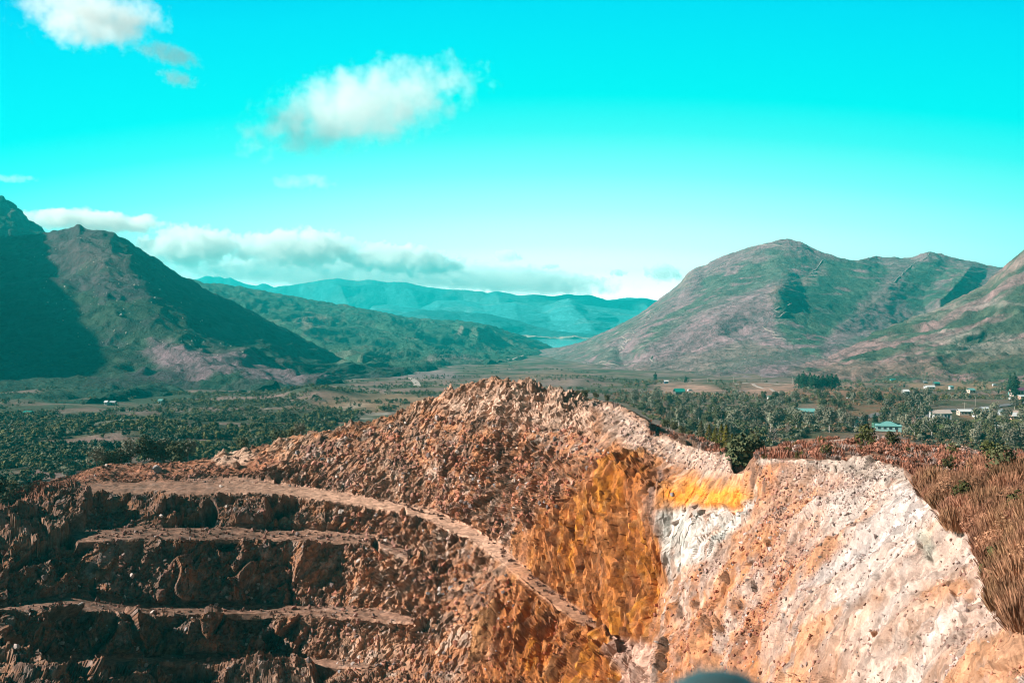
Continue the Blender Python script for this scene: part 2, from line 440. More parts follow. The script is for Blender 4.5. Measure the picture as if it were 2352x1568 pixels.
far_face = np.clip(1 - orange - slopeR - plate - leftw, 0, 1)
rough_far = far_face * (1 - flat) * (1 - white1) * (1 - 0.4 * ridgeW)
cones = pmask(Ug, Vg, [(485,1052),(513,1030),(560,1027),(590,1046),(560,1068),(500,1068)], 5)
wedge = pmask(Ug, Vg, [(470,1050),(560,1030),(650,1010),(740,985),(790,1000),(800,1030),(640,1075),(500,1085)], 8)
tabl = pmask(Ug, Vg, [(90,1120),(190,1080),(240,1062),(430,1056),(560,1050),(640,1060),(600,1090),(560,1092),(330,1104),(180,1108)], 8)
rough_far = rough_far * (1 - 0.8 * tabl) * (1 - 0.8 * scree) * (1 - 0.6 * wedge) * (1 - 0.5 * cones)
rough_far = rough_far * (1 - 0.7 * np.clip((Ug - 1400) / 120, 0, 1)) * (0.45 + 0.75 * sstep_(fbm(P, 12, 3, 8), -0.5, 0.6))
rough_l = leftw * (1 - flat) * (1 - 0.75 * talus)

disp = np.zeros(Ug.shape)
def app(w, fn, amp, thr=0.02):
    s = w > thr
    if s.any():
        disp[s] += w[s] * amp * fn(P[s])
dip = (0.55, 0.15, 0.9)
app(rough_far, lambda q: blocks(stretch(q + 0.8*vnoise(q,2.0,3)[:,None], dip, 1.7), 2.6, 11, 1.3, 0.9), 0.60)
app(rough_far, lambda q: blocks(stretch(q, dip, 2.2), 1.05, 12, 1.5, 1.2), 0.56)
app(rough_far, lambda q: blocks(stretch(q, dip, 1.6), 0.5, 14, 1.6, 1.2), 0.28)
app(rough_far, lambda q: fbm(q, 14, 2, 13), 0.9)
app(rough_l, lambda q: blocks(stretch(q + 1.5*vnoise(q,4.0,3)[:,None], (0.35, 0.1, 0.95), 2.0), 6.5, 21, 1.3, 1.1), 2.6)
app(rough_l, lambda q: blocks(stretch(q, (0.5, 0.1, 0.9), 2.0), 2.3, 22, 1.2, 0.9), 0.75)
app(rough_l, lambda q: blocks(stretch(q, (0.5, 0.1, 0.9), 1.6), 0.95, 23, 1.2, 0.9), 0.28)
# buttresses and hollows of the lower benches: they turn away from the sun one after the other
app(rough_l, lambda q: blocks(stretch(q, (0.5, 0.1, 0.9), 1.4), 0.5, 27, 1.4, 1.1), 0.18)
butt = rough_l * np.clip((Vg - 1225) / 25, 0, 1)
app(butt, lambda q: ridged(stretch(q, (0.15, 0.0, 1.0), 3.0), 10, 3, 24), 2.6)
app(orange * (1 - flat), lambda q: ridged(stretch(q + 0.5*vnoise(q,2.2,6)[:,None], OA, 6.0), 1.5, 2, 31), 1.15)
app(orange * (1 - flat), lambda q: blocks(stretch(q, OA, 5.0), 0.6, 32, 1.5, 1.0), 0.36)
app(orange * (1 - flat), lambda q: fbm(stretch(q, OA, 3), 9, 2, 33), 1.0)
fall = (-0.40, 0.60, -0.69)
app(slopeR, lambda q: fbm(stretch(q, fall, 1.5), 6, 3, 41), 0.45)
app(slopeR, lambda q: blocks(q, 1.0, 42, 1.3, 0.9), 0.16)
low = slopeR * np.clip((1750 - Ug) / 300, 0, 1) * np.clip((Vg - 1180) / 100, 0, 1)
app(low, lambda q: ridged(stretch(q, (-0.1, 0.6, 0.8), 4.0), 2.2, 2, 43), 0.7)
app(low, lambda q: blocks(stretch(q, (-0.1, 0.6, 0.8), 3.0), 1.0, 44, 1.2, 0.9), 0.28)
app(slopeR, lambda q: blocks(q, 0.42, 45, 1.3, 1.1), 0.075)
app(slopeR, lambda q: blocks(stretch(q, (0.2,0,1), 1.5), 2.4, 54, 1.3, 1.0) * sstep_(vnoise(q, 5.0, 55), 0.0, 0.4), 0.36)
app(slopeR, lambda q: ridged(stretch(q + 1.2*vnoise(q,5.0,59)[:,None], fall, 4.5), 6.5, 3, 56), 0.55)
app(white1 * (1 - slopeR), lambda q: ridged(stretch(q, (0.1, .5, .85), 2.2), 1.6, 3, 46), 0.35)
app(white1, lambda q: blocks(stretch(q, (0.2, 0, 1), 2.5), 0.9, 52, 1.4, 1.0), 0.30)
app(white1, lambda q: fbm(q, 4, 3, 53), 0.5)
app(ridgeW, lambda q: fbm(q, 1.6, 3, 47), 0.16)
app(plate, lambda q: fbm(q, 5, 3, 48), 0.35)
app(knoll, lambda q: blocks(stretch(q, (0.25, 0, 1), 2.4), 2.2, 49, 1.3, 1.0), 0.8)
app(tabl, lambda q: fbm(q, 3.0, 3, 50), 0.3)
app(flat, lambda q: fbm(q, 1.5, 2, 51), 0.05)
holes = [(1663,1320,8,11,2.2),(1731,1342,5,12,2),(1921,1337,5,12,1.4),(1786,1220,8,6,1.5),(1798,1315,5,7,1.2),(1783,1337,7,5,1.2),(1637,1440,6,24,3),(1653,1434,5,20,3),
 (1533,1480,8,18,2.5),(1528,1520,8,22,2.5),(1911,1072,4,9,1.5),(1956,1070,4,8,1.3),(2006,1070,4,8,1.2),(2116,1245,6,11,.8),(2124,1268,3,9,.6),(1612,1180,9,8,2),(1760,1240,5,9,1.3),
 (1316,1234,6,18,2),(1341,1275,7,22,2.4),(1332,1300,9,10,2),(1411,1143,4,12,1.5),(1440,1188,5,14,1.6),(1463,1050,7,16,2),(1216,1190,6,30,2.4),(1204,1478,8,26,2.5),(1385,1345,5,22,2),
 (1560,1400,5,14,1.5),(1600,1390,6,8,1.3),(1700,1390,4,10,1.2),(640,1100,14,10,2.2),(860,1250,10,16,2),(1080,1300,10,12,1.8),(1180,1060,6,6,1.2),(480,1180,20,34,5),(925,1180,8,14,2)]
hw = np.zeros(Ug.shape)
for hu, hv, ru, rv, dp in holes:
    m_ = np.clip(1.6 - 1.6 * (((Ug + warp2 * 3 - hu) / ru) ** 2 + ((Vg + warp * 4 - hv) / rv) ** 2), 0, 1)
    disp -= m_ * dp; hw = np.maximum(hw, m_)
slab = pmask(Ug + warp * 3, Vg, [(1142,1377),(1149,1391),(1122,1453),(1115,1499),(1084,1540),(1094,1487),(1094,1428),(1117,1400)], 5)
disp += slab * 1.2
def soften(a, n):
    for _ in range(n):
        b = np.pad(a, 1, mode='edge')
        a = (b[:-2, 1:-1] + b[2:, 1:-1] + b[1:-1, :-2] + b[1:-1, 2:] + 4 * b[1:-1, 1:-1]) / 8
    return a
near_w = np.clip((130 - P[..., 1]) / 60, 0, 1)
disp = disp * (1 - near_w) + soften(disp, 3) * near_w
# rim notch between the two white ends of the ridge
notch = pmask(Ug, Vg, [(1680,1045),(1684,1090),(1692,1100),(1715,1096),(1722,1066),(1740,1044),(1700,1030)], 5)
P = P + Nn * disp[..., None]
PIT = P.copy()
pit = Sheet(Ug, Vg, PIT)

# colours of the rock and soil themselves
n_a = fbm(P, 7.0, 4, 61); n_b = fbm(P, 1.4, 4, 62); n_c = fbm(stretch(P, fall, 3.0), 2.4, 5, 63)
n_v = fbm(stretch(P, OA, 7.0), 1.3, 4, 64); n_d = fbm(P, 20.0, 3, 65)
def lerp(C, c, w): return C * (1 - w[..., None]) + np.asarray(c) * w[..., None]
sstep = lambda x, a, b: np.clip((x - a) / (b - a), 0, 1)
C = np.empty(P.shape); C[:] = (0.325, 0.170, 0.105)
C = lerp(C, (0.42, 0.255, 0.17), sstep(n_a, 0.15, 0.9) * 0.8)              # paler grey-tan rock
C = lerp(C, (0.42, 0.165, 0.065), sstep(n_b + 0.6 * n_d, 0.2, 0.8) * 0.55) # rusty rock
C = lerp(C, (0.15, 0.085, 0.062), sstep(-n_b, 0.35, 0.8) * 0.65)
C = lerp(C, (0.46, 0.34, 0.27), sstep(blocks(stretch(P, dip, 2), 1.3, 71, 0, 1.6), 0.62, 0.9) * 0.7)
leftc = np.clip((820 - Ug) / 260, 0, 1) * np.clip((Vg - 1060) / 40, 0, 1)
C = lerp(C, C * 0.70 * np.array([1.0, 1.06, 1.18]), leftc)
C = lerp(C, (0.54, 0.36, 0.27), np.clip(knoll * (0.35 + 0.6 * sstep(n_b, -0.4, 0.4)), 0, 1))
C = lerp(C, (0.30, 0.17, 0.12), flat * (0.45 + 0.4 * sstep(n_b, -0.5, 0.5)))
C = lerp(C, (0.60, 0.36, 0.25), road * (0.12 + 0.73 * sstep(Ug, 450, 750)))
C = lerp(C, (0.33, 0.135, 0.075), tabl * 0.75)
C = lerp(C, (0.50, 0.33, 0.24), cones * 0.9)
oc = np.empty(P.shape); oc[:] = (0.60, 0.20, 0.045)
oc = lerp(oc, (0.68, 0.255, 0.035), sstep(n_v + 0.6 * n_a, 0.2, 1.0))
oc = lerp(oc, (0.34, 0.115, 0.045), sstep(-n_v, 0.3, 0.9) * 0.7)
oc = lerp(oc, (0.56, 0.29, 0.14), sstep(n_b, 0.4, 0.9) * 0.5)
ow = (orange * (0.70 + 0.3 * sstep(n_b * 0.6 + n_a, -0.7, 0.4)))[..., None]
C = C * (1 - ow) + oc * ow
C = lerp(C, (0.55, 0.29, 0.18), (orange * flat) * 0.9)
C = lerp(C, (0.66, 0.42, 0.33), pmask(Uw, Vw, [(1385,1470),(1430,1465),(1500,1490),(1505,1640),(1440,1640),(1420,1560),(1400,1520)], 8) * .9)
# right wall: pink-brown low down, pale grey-pink above, ochre runs
hi = np.clip(sstep(Uw + (1300 - Vw) * 0.15 + n_a * 60, 1690, 1920), 0, 1)
n_e = fbm(P, 0.55, 3, 66)
rc = np.empty(P.shape); rc[:] = (0.50, 0.225, 0.12)
rc = lerp(rc, (0.72, 0.53, 0.44), hi)
rc = lerp(rc, (0.52, 0.19, 0.06), sstep(n_v, 0.0, 0.7) * (1 - hi) * 0.8)
rc = lerp(rc, (0.62, 0.48, 0.41), sstep(n_a - 0.5 * n_v, 0.35, 0.8) * (1 - hi) * 0.8)
rc = lerp(rc, (0.42, 0.27, 0.21), sstep(-n_b, 0.25, 0.7) * 0.4)
rc = lerp(rc, (0.26, 0.15, 0.11), sstep(n_e + 0.4 * n_a, 0.45, 0.9) * 0.6)
rc = lerp(rc, (0.60, 0.33, 0.20), sstep(n_c, 0.35, 0.8) * 0.4)
rc = lerp(rc, (0.80, 0.66, 0.59), sstep(n_c, -0.1, -0.7) * hi * 0.75)
for poly in ([(2030,1130),(1960,1195),(1880,1255),(1800,1330),(1760,1395),(1790,1400),(1850,1350),(1930,1290),(2000,1230),(2060,1160)],
             [(1990,1370),(1900,1420),(1820,1480),(1740,1568),(1700,1640),(1860,1640),(1880,1520),(1950,1440),(2030,1380)],
             [(1860,1120),(1790,1180),(1720,1250),(1660,1330),(1640,1400),(1700,1340),(1780,1250),(1850,1180)],
             [(2290,1430),(2200,1470),(2130,1520),(2150,1600),(2400,1600),(2400,1440)],
             [(2200,1290),(2120,1320),(2110,1360),(2200,1340)], [(1750,1380),(1640,1440),(1560,1500),(1560,1568),(1620,1568),(1700,1470)]):
    rc = lerp(rc, (0.66, 0.31, 0.15), pmask(Ug + warp * 22, Vg + warp2 * 18, poly, 16) * 0.75 * sstep(n_b + n_c, -1.0, 0.1))
rc = lerp(rc, (0.74, 0.64, 0.60), pmask(Uw, Vw, [(2080,1110),(2000,1200),(1930,1280),(1860,1350),(1900,1360),(2000,1290),(2090,1220),(2160,1200)], 14) * 0.8)
rc = lerp(rc, (0.42, 0.60, 0.50), pmask(Uw, Vw, [(2110,1240),(2140,1230),(2145,1260),(2120,1280)], 8) * 0.35)
C = C * (1 - slopeR[..., None]) + rc * slopeR[..., None]
C = lerp(C, (0.58, 0.43, 0.35), ridgeW * (0.35 + 0.5 * sstep(n_b, -0.5, 0.3)))
rimw = pmask(Uw, Vw, [(1725,1062),(1746,1044),(1850,1054),(1900,1046),(2010,1046),(2080,1074),(2105,1100),(2040,1098),(1960,1092),(1890,1080),(1850,1066),(1760,1066)], 7)
C = lerp(C, (0.60, 0.49, 0.42), rimw * 0.8)
C = lerp(C, (0.66, 0.58, 0.52), white1)
C = lerp(C, (0.46, 0.27, 0.19), white1 * sstep(n_v - 0.4 * n_b, 0.25, 0.8) * 0.7)
C = lerp(C, (0.36, 0.37, 0.34), white1 * sstep(n_b, 0.5, 0.9) * 0.6)
C = lerp(C, (0.62, 0.26, 0.07), pmask(Uw, Vw, [(1530,1110),(1600,1095),(1700,1120),(1730,1150),(1690,1175),(1600,1165),(1535,1150)], 16) * .7 * (1 - white1))
C = lerp(C, (0.70, 0.235, 0.03), yellow * 0.9 * sstep(n_b + n_a * 0.5, -0.9, 0.1))
C = lerp(C, (0.30, 0.20, 0.17), pmask(Uw, Vw, [(1520,1070),(1535,1080),(1530,1130),(1525,1220),(1512,1230),(1515,1150)], 6) * 0.8)
bare = pmask(Uw, Vw, [(2180,1095),(2230,1088),(2260,1100),(2240,1112),(2190,1110)], 5)
C = lerp(C, (0.24, 0.13, 0.085), plate * (1 - bare) * 0.9)
C = lerp(C, (0.46, 0.32, 0.26), plate * sstep(Ug, 2060, 2110) * sstep(60 - (edge_r - Vg) + 40 * n_a, 0, 50) * (Vg > 1085) * 0.8)
C = lerp(C, (0.62, 0.46, 0.38), pmask(Uw, Vw, [(1860,1040),(1900,1012),(1950,1004),(1960,1012),(1900,1025)], 4) * plate * 0.8)
C = lerp(C, (0.28, 0.115, 0.07), pmask(Ug, Vg, [(-150,1160),(0,1140),(90,1112),(170,1098),(200,1120),(150,1140),(60,1170),(-100,1185)], 8) * 0.8)
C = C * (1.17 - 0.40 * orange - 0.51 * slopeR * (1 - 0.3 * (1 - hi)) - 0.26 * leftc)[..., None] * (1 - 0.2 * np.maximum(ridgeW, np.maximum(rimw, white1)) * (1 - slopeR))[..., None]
C = lerp(C, (0.40, 0.19, 0.08), slab * 0.8)
C = np.clip(C, 0.01, 0.9)
P2 = add_back(P, 120, 70, 8)
C2 = np.concatenate([C] + [C[-1:]] * 8)
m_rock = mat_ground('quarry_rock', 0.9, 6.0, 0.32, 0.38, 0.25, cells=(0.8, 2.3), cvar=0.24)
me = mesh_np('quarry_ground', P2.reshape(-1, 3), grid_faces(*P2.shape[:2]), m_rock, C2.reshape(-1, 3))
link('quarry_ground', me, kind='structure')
del P2, C2

# ------------------------------------------------------------------ valley floor
def land(name, us, lines, rows, disp_fn, col_fn, mat, back=(800, 400), sig=8.0, kind='structure', smooth=True):
    U, V, D = lines_grid(us, lines, rows, sig)
    P = px(U, V, D)
    N = normals(P)
    P = P + disp_fn(U, V, P, N)
    C = col_fn(U, V, P)
    if P[..., 1].max() > 1200: C = C * (1 + 0.30 * fbm(P, 16, 2, 401) * np.clip(P[..., 1:2][..., 0] / 900 - 0.5, 0, 1))[..., None]
    C = np.clip(C, 0.003, 0.9)
    nb = 6
    Pb = add_back(P, back[0], back[1], nb)
    Cb = np.concatenate([C] + [C[-1:]] * nb)
    me = mesh_np(name, Pb.reshape(-1, 3), grid_faces(*Pb.shape[:2]), mat, Cb.reshape(-1, 3), smooth)
    o = link(name, me, kind=kind)
    return Sheet(U, V, P)

def flatz(a): 
    o = np.zeros(a.shape + (3,)); o[..., 2] = a; return o

def v_of(D, z): return 713 - z / D * F * 1.0

PURP = np.array((0.26, 0.165, 0.18)); GRN = np.array((0.028, 0.062, 0.040)); DGRN = np.array((0.016, 0.040, 0.028))
m_far = mat_ground('hill_soil', 0.02, 0.12, 0.42, 0.9, 9.0)
m_val = mat_ground('valley_soil', 0.05, 0.4, 0.35, 0.6, 1.5)

usV = np.arange(-900, 3300, 5.0)
def VL(tab): return [(-900, tab[0][0], tab[0][1]), (1050, tab[0][0], tab[0][1]), (1330, tab[1][0], tab[1][1]), (3300, tab[1][0], tab[1][1])]
vl = [VL(((1330, 195), (1330, 165))), VL(((1150, 300), (1150, 270))), VL(((1050, 440), (1050, 395))), VL(((1000, 540), (1000, 500))),
      VL(((950, 700), (950, 660))), VL(((900, 980), (900, 960))), VL(((872, 1330), (872, 1380))), VL(((850, 1800), (855, 1750))),
      VL(((830, 2500), (832, 2500))), VL(((806, 3900), (806, 3900)))]
hump = lambda U, V, u0, v0, ru, rv: np.exp(-((U - u0) / ru) ** 2 - ((V - v0) / rv) ** 2)
def vd(U, V, P, N):
    a = fbm(P, 90, 3, 101) * np.clip((P[..., 1] - 250) / 400, 0, 1) * 2.2
    a = a + 9 * hump(U, V, 730, 915, 90, 14) + 7 * hump(U, V, 380, 1000, 200, 20) + 5 * hump(U, V, 1290, 872, 120, 10)
    return flatz(a)
ROADC = (0.17, 0.14, 0.14)
town_road = [(1990,962),(2060,952),(2210,940),(2275,934),(2320,931),(2330,938),(2290,943),(2235,948),(2150,955),(2110,955)]
def vc(U, V, P):
    n = fbm(P, 45, 4, 111); n2 = fbm(P, 12, 4, 112)
    u = U + n * 14; v = V + n2 * 4
    C = np.empty(P.shape); C[:] = (0.17, 0.115, 0.085)
    C = lerp(C, (0.085, 0.078, 0.042), sstep(n, -0.3, 0.5))
    C = lerp(C, (0.24, 0.155, 0.14), sstep(n2 - n, 0.1, 0.8) * 0.8)
    # bare purple-brown flats of the left valley
    for poly, c, w in (
        ([(880,858),(960,845),(1060,850),(1050,872),(900,872)], (0.24,0.165,0.165), 1),
        ([(980,832),(1100,828),(1100,838),(980,842)], (0.22,0.15,0.15), .8),
        ([(560,950),(640,932),(760,915),(780,922),(700,945),(600,962)], (0.20,0.125,0.10), .9),
        ([(700,935),(830,905),(930,905),(1000,915),(950,935),(850,945)], (0.27,0.165,0.10), .9),
        ([(60,955),(150,945),(230,940),(230,955),(100,970)], (0.21,0.135,0.12), .9),
        ([(230,990),(330,970),(430,975),(500,1000),(400,1005)], (0.19,0.13,0.12), .8),
        ([(180,1000),(240,985),(300,985),(290,1000),(200,1012)], (0.42,0.34,0.30), .8),
        ([(10,1050),(60,1030),(90,1032),(30,1058)], (0.34,0.27,0.24), .8),
        ([(570,940),(600,935),(610,955),(575,960)], (0.45,0.36,0.30), .7),
        ([(800,960),(880,945),(890,950),(830,968)], (0.55,0.46,0.40), .8),
        ([(760,935),(800,925),(830,930),(800,945),(770,948)], (0.45,0.34,0.26), .7),
        ([(1130,862),(1330,852),(1340,872),(1200,880)], (0.20,0.12,0.085), .9),
        # right: town clearings
        ([(1500,884),(1600,880),(1650,890),(1640,903),(1520,900)], (0.36,0.21,0.16), .9),
        ([(1690,886),(1830,884),(1850,892),(1990,886),(1990,896),(1840,915),(1720,905)], (0.36,0.20,0.15), .85),
        ([(1830,900),(2000,895),(2090,905),(2010,960),(1900,950)], (0.22,0.105,0.06), .8),
        ([(2070,880),(2200,878),(2290,880),(2290,896),(2180,892),(2080,890)], (0.36,0.22,0.13), .85),
        ([(2220,948),(2340,950),(2352,980),(2290,975),(2210,960)], (0.34,0.165,0.105), .9),
        ([(2090,968),(2160,960),(2230,968),(2230,988),(2150,990),(2090,982)], (0.14,0.20,0.03), .9),
        ([(2240,958),(2310,952),(2400,960),(2400,972),(2250,976)], (0.14,0.19,0.03), .8),
        ([(2330,905),(2400,905),(2400,930),(2330,922)], (0.18,0.19,0.05), .7),
        ([(1900,975),(2010,968),(2100,985),(2060,1005),(1900,1000)], (0.33,0.17,0.115), .8),
        ([(1920,955),(2060,945),(2060,955),(1960,964)], (0.27,0.13,0.085), .7)):
        C = lerp(C, c, pmask(u, v, poly, 5) * w)
    C = lerp(C, (0.05, 0.058, 0.03), np.clip(sstep(V, 900, 960) * (U < 1000) * sstep(n * 1.1 + n2 * 0.5, -0.6, 0.1) * .8, 0, 1))
    C = lerp(C, (0.045, 0.065, 0.040), np.clip(sstep(-U, -880, -700) * sstep(-V, -960, -920) * sstep(n, -0.6, 0.2) * 0.85, 0, 1))
    C = lerp(C, (0.10, 0.095, 0.05), np.clip(sstep(U, 1250, 1450) * sstep(V, 905, 925) * sstep(n2, -0.6, 0.3) * 0.55, 0, 1))
    return C
valley = land('ground', usV, vl, [60, 60, 40, 50, 60, 50, 40, 40, 40], vd, vc, m_val, back=(30, 30), sig=30)

# ground skirt: the land goes on under and beyond everything one sees
sk = np.array([(-16000, -300, -175), (16000, -300, -175), (16000, 17000, -175), (-16000, 17000, -175)], float)
me = mesh_np('ground_base', sk, np.array([[0, 1, 2, 3]]), m_val, np.tile((0.08, 0.08, 0.06), (4, 1)))
link('terrain', me, kind='structure')

# ------------------------------------------------------------------ lake
def mat_water():
    m = bpy.data.materials.new('lake_water'); m.use_nodes = True
    N, L = m.node_tree.nodes, m.node_tree.links
    b = N['Principled BSDF']; b.inputs['Base Color'].default_value = (0.01, 0.09, 0.10, 1)
    b.inputs['Roughness'].default_value = 0.12; b.inputs['IOR'].default_value = 1.33
    n = N.new('ShaderNodeTexNoise'); n.inputs['Scale'].default_value = 0.05; n.inputs['Detail'].default_value = 6
    tc = N.new('ShaderNodeTexCoord'); L.new(tc.outputs['Object'], n.inputs['Vector'])
    bp = N.new('ShaderNodeBump'); bp.inputs['Strength'].default_value = 0.15; bp.inputs['Distance'].default_value = 1.0
    L.new(n.outputs['Fac'], bp.inputs['Height']); L.new(bp.outputs[0], b.inputs['Normal'])
    return m
lk = np.array([(-900, 3900, -150), (1500, 3900, -150), (1700, 6400, -150), (-900, 6400, -150)], float)
link('lake_water', mesh_np('lake_water', lk, np.array([[0, 1, 2, 3]]), mat_water()), kind='structure')

# ------------------------------------------------------------------ mountains
def tent(U, V, pts, w):
    return np.clip(1 - seg_dist(U, V, pts) / w, 0, 1)

def hill(name, us, lines, rows, spurs, rough, col_fn, mat, back=(900, 350), sig=8.0, nscale=160, seed=0):
    """spurs: (polyline, width px, depth m): ground that stands out towards (or, negative, away from) the valley"""
    def d(U, V, P, N):
        a = np.zeros(U.shape)
        for pts, w, dep in spurs:
            a += tent(U, V, pts, w) * dep
        rd = P / np.linalg.norm(P, axis=-1, keepdims=True)
        edge = np.clip((V - V[-1]) / 14, 0.0, 1)      # keep the crest line where it is
        Q = P
        n = ridged(Q + fbm(Q, nscale, 2, seed + 3)[..., None] * nscale * 0.3, nscale, 3, seed) * rough
        n2 = fbm(Q, nscale / 5, 3, seed + 7) * rough * 0.22 + fbm(Q, 14, 2, seed + 9) * 1.3 * (rough > 0)
        return -rd * (a * edge)[..., None] + N * ((n * edge + n2))[..., None]
    return land(name, us, lines, rows, d, col_fn, mat, back, sig)

# left mountain
usA = np.arange(-700, 985, 3.0)
a0 = [(-700,980,700),(-150,965,720),(200,938,830),(400,912,960),(600,900,1060),(780,888,1200),(880,872,1400),(985,858,1750)]
a1 = [(-700,900,1000),(-150,880,1050),(200,862,1130),(400,850,1150),(600,862,1210),(780,868,1330),(880,862,1500),(985,853,1800)]
a2 = [(-700,760,1350),(-150,780,1300),(100,780,1330),(230,770,1330),(400,770,1360),(520,800,1400),(640,828,1450),(780,848,1480),(880,853,1600),(985,849,1850)]
a3 = [(-700,640,1700),(-150,650,1600),(100,640,1560),(230,630,1540),(330,655,1560),(400,710,1560),(520,760,1620),(640,800,1700),(780,836,1700),(880,850,1700),(985,847,1880)]
a4 = [(-700,520,2100),(-150,540,1950),(0,541,1900),(60,542,1860),(110,533,1830),(170,522,1800),(180,517,1790),(190,524,1790),(205,526,1790),(235,528,1800),(260,535,1810),(300,558,1860),(330,580,1900),(350,590,1920),(380,612,1960),(420,636,2010),(480,668,2080),(550,700,2150),(620,738,2180),(700,780,2150),(780,822,2000),(860,846,1850),(985,846,1900)]
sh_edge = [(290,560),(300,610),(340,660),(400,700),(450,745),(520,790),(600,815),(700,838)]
def ca(U, V, P):
    n = fbm(P, 130, 4, 201); n2 = fbm(P, 40, 4, 202)
    u = U + n * 16; v = V + n2 * 9
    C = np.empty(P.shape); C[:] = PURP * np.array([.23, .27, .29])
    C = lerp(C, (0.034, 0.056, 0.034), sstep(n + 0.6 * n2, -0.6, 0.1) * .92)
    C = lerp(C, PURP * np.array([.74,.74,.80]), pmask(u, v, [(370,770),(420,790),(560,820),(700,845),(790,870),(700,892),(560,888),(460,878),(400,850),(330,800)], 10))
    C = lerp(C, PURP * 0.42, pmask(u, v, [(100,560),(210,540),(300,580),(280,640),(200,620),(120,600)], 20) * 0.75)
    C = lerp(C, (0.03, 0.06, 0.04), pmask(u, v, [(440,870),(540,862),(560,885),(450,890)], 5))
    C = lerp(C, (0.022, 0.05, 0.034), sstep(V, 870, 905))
    C = lerp(C, (0.022, 0.048, 0.036), pmask(u, v, [(300,560),(480,668),(780,822),(900,858),(800,858),(600,822),(440,740),(330,650)], 10) * 0.8)  # shade of the right flank put into the colour as darker green
    C = lerp(C, (0.022, 0.048, 0.036), pmask(u, v, [(-700,560),(20,570),(110,700),(250,830),(100,850),(-700,850)], 14) * 0.7)  # cast shadow on the left flank also darkened into the colour
    return C
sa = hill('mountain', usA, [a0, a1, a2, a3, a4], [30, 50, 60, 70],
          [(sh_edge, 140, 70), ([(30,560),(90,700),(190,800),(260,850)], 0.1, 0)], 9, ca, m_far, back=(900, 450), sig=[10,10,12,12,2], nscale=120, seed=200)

# the steep spur outside the picture on the left that keeps this flank in shade
gy = np.linspace(500, 2300, 120); gx = np.linspace(-1650, -900, 70)
GX, GY = np.meshgrid(gx, gy)
hgt = 368 * np.clip((GY - 500) / 500, 0, 1) ** .6 * np.clip((2300 - GY) / 350, 0, 1) ** .6
gz = -120 + (hgt + 120) * np.clip(1 - np.abs(GX + 1205) / 300, 0, 1) ** 0.85
GP = np.stack([GX, GY, gz], -1); GP[..., 2] = np.minimum(GP[..., 2] + fbm(GP, 120, 4, 290) * 14, 382)
GC = lerp(np.zeros(GP.shape) + PURP * 0.5, DGRN, np.clip(fbm(GP, 80, 4, 291) + .4, 0, 1))
link('mountain', mesh_np('mountain', GP.reshape(-1, 3), grid_faces(*GP.shape[:2]), m_far, GC.reshape(-1, 3), True), kind='structure')

# crag behind its left shoulder
usB = np.arange(-700, 190, 3.0)
b0 = [(-700,700,2300),(190,600,2300)]
b1 = [(-700,250,2700),(-150,372,2650),(-40,425,2640),(0,449,2640),(14,462,2640),(30,462,2640),(38,480,2640),(50,487,2640),(62,505,2640),(78,508,2640),(92,518,2640),(110,532,2640),(140,556,2640),(190,590,2640)]
cd = lambda U, V, P: lerp(np.zeros(P.shape) + DGRN * 0.9, PURP * 0.5, sstep(fbm(P, 60, 4, 205), 0.2, 0.9) * 0.5)
hill('mountain', usB, [b0, b1], [90], [], 14, cd, m_far, back=(800, 400), sig=[8, 1.5], nscale=90, seed=210)

# long ridge running from it to the lake
usC = np.arange(330, 1310, 3.0)
c0 = [(330,880,1600),(860,868,1500),(1000,852,1850),(1100,842,2150),(1200,828,2750),(1250,814,3500),(1310,806,4100)]
c1 = [(330,800,2400),(700,800,2400),(860,800,2500),(1000,810,2700),(1100,812,3000),(1200,804,3500),(1250,802,3900),(1310,804,4200)]
c2 = [(330,620,3500),(470,648,3500),(560,660,3600),(700,686,3700),(827,706,3800),(952,731,3900),(1046,735,4000),(1127,747,4100),(1160,758,4150),(1202,772,4200),(1240,785,4250),(1274,800,4300),(1310,806,4350)]
def cc(U, V, P):
    n = fbm(P, 160, 4, 221); n2 = fbm(P, 50, 4, 222)
    u = U + n * 12; v = V + n2 * 6
    C = np.empty(P.shape); C[:] = (0.05, 0.10, 0.065)
    C = lerp(C, (0.14, 0.125, 0.095), sstep(n2, 0.35, 0.9) * 0.6)
    C = lerp(C, (0.26, 0.19, 0.15), pmask(u, v, [(680,730),(720,725),(760,735),(740,755),(700,765),(690,750)], 7) * .8)
    C = lerp(C, (0.24, 0.17, 0.15), pmask(u, v, [(1036,770),(1062,752),(1074,752),(1055,768),(1045,778)], 3) * .8)  # sunlit left side of the knob put into the colour
    C = lerp(C, (0.20, 0.15, 0.13), pmask(u, v, [(1160,785),(1240,790),(1230,797),(1170,793)], 4) * .6)
    C = lerp(C, (0.24, 0.165, 0.165), pmask(u, v, [(980,826),(1110,828),(1100,836),(990,834)], 3) * .7)
    return C
sc_ = hill('hill', usC, [c0, c1, c2], [50, 70],
           [([(1066,752),(1080,751),(1100,768)], 26, 260), ([(470,660),(700,770),(830,830)], 60, 160), ([(900,740),(1000,800)], 40, 120)],
           13, cc, m_far, back=(700, 330), sig=[10, 10, 3], nscale=150, seed=220)

